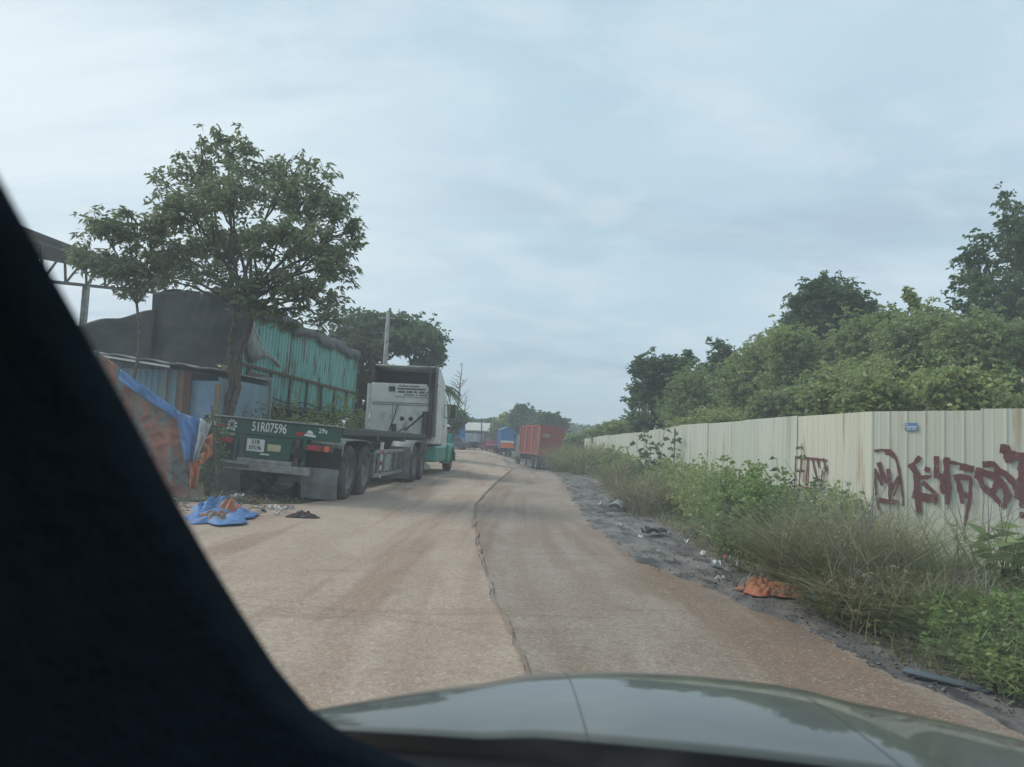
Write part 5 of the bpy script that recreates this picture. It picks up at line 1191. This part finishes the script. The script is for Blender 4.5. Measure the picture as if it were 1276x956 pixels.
for px, py, s, m in ((295,627,.16,'white'),(318,631,.18,'wood'),(338,634,.12,'white'),(350,637,.16,'white'),(362,634,.12,'concrete'),(328,638,.12,'flap'),(344,641,.09,'white'),(306,640,.10,'concrete')):
    scrap('rubbish', 'small pale scrap among the rubbish behind the green trailer' , 'litter', px, py, s, M[m], GL2, h=.5)
for px, py, s in ((330,622,.4),(372,620,.35),(285,615,.4)):
    scrap('dark_bag', 'dark rubbish lump under the tail of the green trailer', 'bag', px, py, s, M['black'], 'dark rubbish lumps under the trailer', h=.8)

# ---------------- the car the picture is taken from ----------------
M['carpaint'] = pbr('car_paint', (.045,.052,.040), (.055,.062,.048), 2, .35, .0, coat=.8, c3=(.12,.115,.09), t3=(.50,.85), s3=3, spec=.5)
M['carpaint'].node_tree.nodes['Principled BSDF'].inputs['Coat Roughness'].default_value = .035
M['trim'] = pbr('dark_trim', (.030,.045,.060), (.022,.034,.046), 6, .8, spec=.3, bump=.3, bscale=60)
M['cowlblack'] = pbr('cowl_black', (.012,.014,.018), None, 6, .35)
gm = bpy.data.materials.new('windscreen_glass'); gm.use_nodes = True; nt = gm.node_tree; nt.nodes.clear()
o_ = N(nt,'ShaderNodeOutputMaterial'); tr0 = N(nt,'ShaderNodeBsdfTransparent'); tr0.inputs[0].default_value = (.97,.985,.985,1); gl0 = N(nt,'ShaderNodeBsdfGlossy'); gl0.inputs['Roughness'].default_value = .02
df = N(nt,'ShaderNodeBsdfTranslucent'); df.inputs[0].default_value = (.75,.78,.8,1)
m1 = N(nt,'ShaderNodeMixShader'); lw = N(nt,'ShaderNodeLayerWeight'); pw = N(nt,'ShaderNodeMath',operation='POWER'); pw.inputs[1].default_value = 5; L(nt, lw.outputs['Facing'], pw.inputs[0]); fz = N(nt,'ShaderNodeMath',operation='MULTIPLY_ADD'); fz.inputs[1].default_value = .5; fz.inputs[2].default_value = .03; L(nt, pw.outputs[0], fz.inputs[0]); L(nt, fz.outputs[0], m1.inputs[0]); L(nt, tr0.outputs[0], m1.inputs[1]); L(nt, gl0.outputs[0], m1.inputs[2])
tcn = N(nt,'ShaderNodeTexCoord'); nn = N(nt,'ShaderNodeTexNoise'); nn.inputs['Scale'].default_value = 3.5; nn.inputs['Detail'].default_value = 4; L(nt, tcn.outputs['Object'], nn.inputs['Vector'])
mr_ = N(nt,'ShaderNodeMapRange', interpolation_type='SMOOTHSTEP'); mr_.inputs[1].default_value=.4; mr_.inputs[2].default_value=.75; mr_.inputs[3].default_value=.012; mr_.inputs[4].default_value=.06; L(nt, nn.outputs[0], mr_.inputs[0])
m2 = N(nt,'ShaderNodeMixShader'); L(nt, mr_.outputs[0], m2.inputs[0]); L(nt, m1.outputs[0], m2.inputs[1]); L(nt, df.outputs[0], m2.inputs[2]); L(nt, m2.outputs[0], o_.inputs[0])
M['windscreen'] = gm
CX = .28; HWc = .80
CAR = thing('car', 'dark olive green car around the camera, with its bonnet and black windscreen pillar in view', 'car', (CX, 0, 0))
hood = []
for i in range(49):
    u = -1+2*i/48; yr = .940-.13*min(u,.35)-.04*max(0,u-.2); yf = 1.46-.56*abs(u)**2.15; row = []
    for j in range(30):
        v = j/29
        if v < .55: y = yr+(yf-yr)*(v/.55); z = .880-.038*u*u - .032*(v/.55)**2 - .030*(v/.55)**5
        else:
            t = (v-.55)/.45; y = yf + .13*math.sin(t*math.pi/2)**.8; z = .818-.038*u*u - .40*t**1.35
        z += .007*(1-ss(.28,.38,abs(u)))*(1-ss(.55,1,v))
        row.append(Vector((u*HWc, y, z)))
    hood.append(row)
HD = MB().grid(hood).build('hood', M['carpaint'], CAR, smooth=True, solid=.004)
for iu in (19, 30):
    MB().tube([p + Vector((0,0,.0015)) for p in hood[iu][0:24]], .0013, 5).build('panel_seam', M['cowlblack'], HD)
MB().grid([[Vector((u*HWc*.99, .80-.05*u*u, .84)), Vector((u*HWc*.99, .90-.085*u*u, .850)), Vector((u*HWc*.99, .950-.13*min(u,.35)-.04*max(0,u-.2), .856-.038*u*u))] for u in np.linspace(-1,1,25)]).build('cowl', M['cowlblack'], CAR, smooth=True, solid=.004)
# windscreen
wsb = lambda u: Vector((u*.70, .86-.07*u*u, .862)); wst = lambda u: Vector((u*.60, .12-.05*u*u, 1.60))
P = []
for i in range(21):
    u = -1+i/10; a, b = wsb(u), wst(u); P.append([a.lerp(b, j/12)+Vector((0,.35,.42)).normalized()*.03*math.sin(math.pi*j/12) for j in range(13)])
MB().grid(P).build('windscreen', M['windscreen'], CAR, smooth=True)
# pillars: left one follows the inner trim line seen in the picture
edge = [(-330,-330,.16),(-180,-90,.22),(-60,110,.28),(0,222,.32),(52,318,.35),(112,425,.385),(165,520,.41),(218,622,.44),(262,700,.465),(300,762,.49),(345,832,.515),(388,884,.54),(432,916,.56),(480,938,.585),(540,962,.61),(640,990,.63)]
ins = [];
for (x, y, d) in edge:
    p = at(x, y, d) - CAR.location
    ins.append([p+Vector((-.36,-.10,-.30)), p+Vector((-.22,-.06,-.16)), p+Vector((-.10,-.03,-.06)), p+Vector((-.02,-.008,-.008)), p, p+Vector((-.020,.03,-.012)), p+Vector((-.12,.06,-.06)), p+Vector((-.30,.06,-.12)), p+Vector((-.42,0,-.25)), p+Vector((-.36,-.10,-.30))])
MB().grid(ins).build('windscreen_pillar', M['trim'], CAR, smooth=True)
rp_ = MB(); rp_.beam((.74,.80,.86),(.62,.10,1.60), .10, .08); rp_.build('windscreen_pillar', M['trim'], CAR, bevel=.02)
# dashboard
P = []
for u in np.linspace(-1,1,21): P.append([Vector((u*.70,y,z)) for y,z in ((.845-.06*u*u,.857),(.70,.868),(.52,.860),(.44,.82),(.42,.60),(.46,.40))])
MB().grid(P).build('dashboard', M['trim'], CAR, smooth=True, solid=.01)
roof = [[Vector((u*.66, y, 1.64-.03*u*u-.03*((y+1)/1.2)**2)) for y in np.linspace(.10,-2.1,12)] for u in np.linspace(-1,1,9)]
MB().grid(roof).build('roof', M['carpaint'], CAR, smooth=True, solid=.03)
for s in (-1,1):
    xs_ = s*HWc
    P = [[Vector((xs_*(1 if z<.9 else 1-.12*(z-.9)/.5), y, z)) for z in (.30,.45,.62,.80,.88)] for y in np.linspace(-2.2,.80,24)]
    MB().grid(P).build('door', M['carpaint'], CAR, smooth=True, solid=.03)
    P = [[Vector((xs_, y, z)) for z in (.40,.60,.80)] for y in np.linspace(.80,.98,4)]
    MB().grid(P).build('fender', M['carpaint'], CAR, solid=.02)
    MB().grid([[Vector((xs_*.985, y, .88)), Vector((xs_*.83, y+(0 if y<0 else -.25), 1.58))] for y in (-2.1,-1,0,.45)]).build('side_window', M['windscreen'], CAR)
    for y in (-1.1,-.1): MB().beam((xs_*.99,y,.87),(xs_*.83,y,1.60),.06,.05).build('door_pillar', M['trim'], CAR)
    wheel(CAR, s*.70, .62, .31, .31, .20, s); wheel(CAR, s*.70, -1.6, .31, .31, .20, s)
MB().grid([[Vector((u*HWc, -2.3+.1*u*u, z)) for z in (.3,.6,.9)]+[Vector((u*.66,-2.1,1.6))] for u in np.linspace(-1,1,9)]).build('tailgate', M['carpaint'], CAR, smooth=True, solid=.03)
MB().box(-.74,.74,-2.1,.42,.28,.32).build('floor', M['trim'], CAR)
MB().grid([[Vector((u*HWc, 1.50-.56*abs(u)**2.15+.13-.02, z)) for z in (.43,.36,.28)] for u in np.linspace(-1,1,21)]).build('front_bumper', M['carpaint'], CAR, smooth=True, solid=.03)
MB().box(-.35,.35,1.55,1.58,.46,.58).build('grille', M['cowlblack'], CAR, bevel=.01)
for s in (-1,1): MB().box(s*.55-.10,s*.55+.10,1.36,1.44,.58,.68).build('headlight', M['white'], CAR, bevel=.03, )
for s in (-1,1):
    se = MB().box(s*.36-.22,s*.36+.22,-.95,-.45,.35,.52); se.build('seat', M['trim'], CAR, bevel=.05); MB().box(s*.36-.22,s*.36+.22,-1.1,-.95,.5,1.12).build('seat_back', M['trim'], CAR, bevel=.05)
sw = MB(); sw.tube([(-.36+.17*math.cos(a), .22-.07*math.sin(a), .80+.15*math.sin(a)) for a in np.linspace(0,2*math.pi,25)], .014, 8, False); sw.tube([(-.36,.22,.80),(-.36,.42,.74)], .03, 8); sw.beam((-.52,.22,.80),(-.20,.22,.80),.03,.02); sw.build('steering_wheel', M['trim'], CAR)
wp = MB(); wp.tube([(-.15,.90,.868),(.12,.885,.878),(.40,.87,.880)], .008, 6); wp.box(-.05,.42,.872,.884,.868,.880); wp.build('wiper', M['cowlblack'], CAR)

# ---------------- air ----------------
hz = MB().box(-260,240,-40,420,-2.6,17.5).build('haze', bpy.data.materials.new('haze_air')); tag(hz, 'thin pale haze in the air over the whole place', 'haze', kind='stuff')
hm_ = hz.data.materials[0]; hm_.use_nodes = True; nt = hm_.node_tree; nt.nodes.clear()
pv = N(nt,'ShaderNodeVolumePrincipled'); pv.inputs['Color'].default_value = (.86,.93,.97,1); pv.inputs['Density'].default_value = .0022; pv.inputs['Anisotropy'].default_value = .2
L(nt, pv.outputs[0], N(nt,'ShaderNodeOutputMaterial').inputs['Volume'])
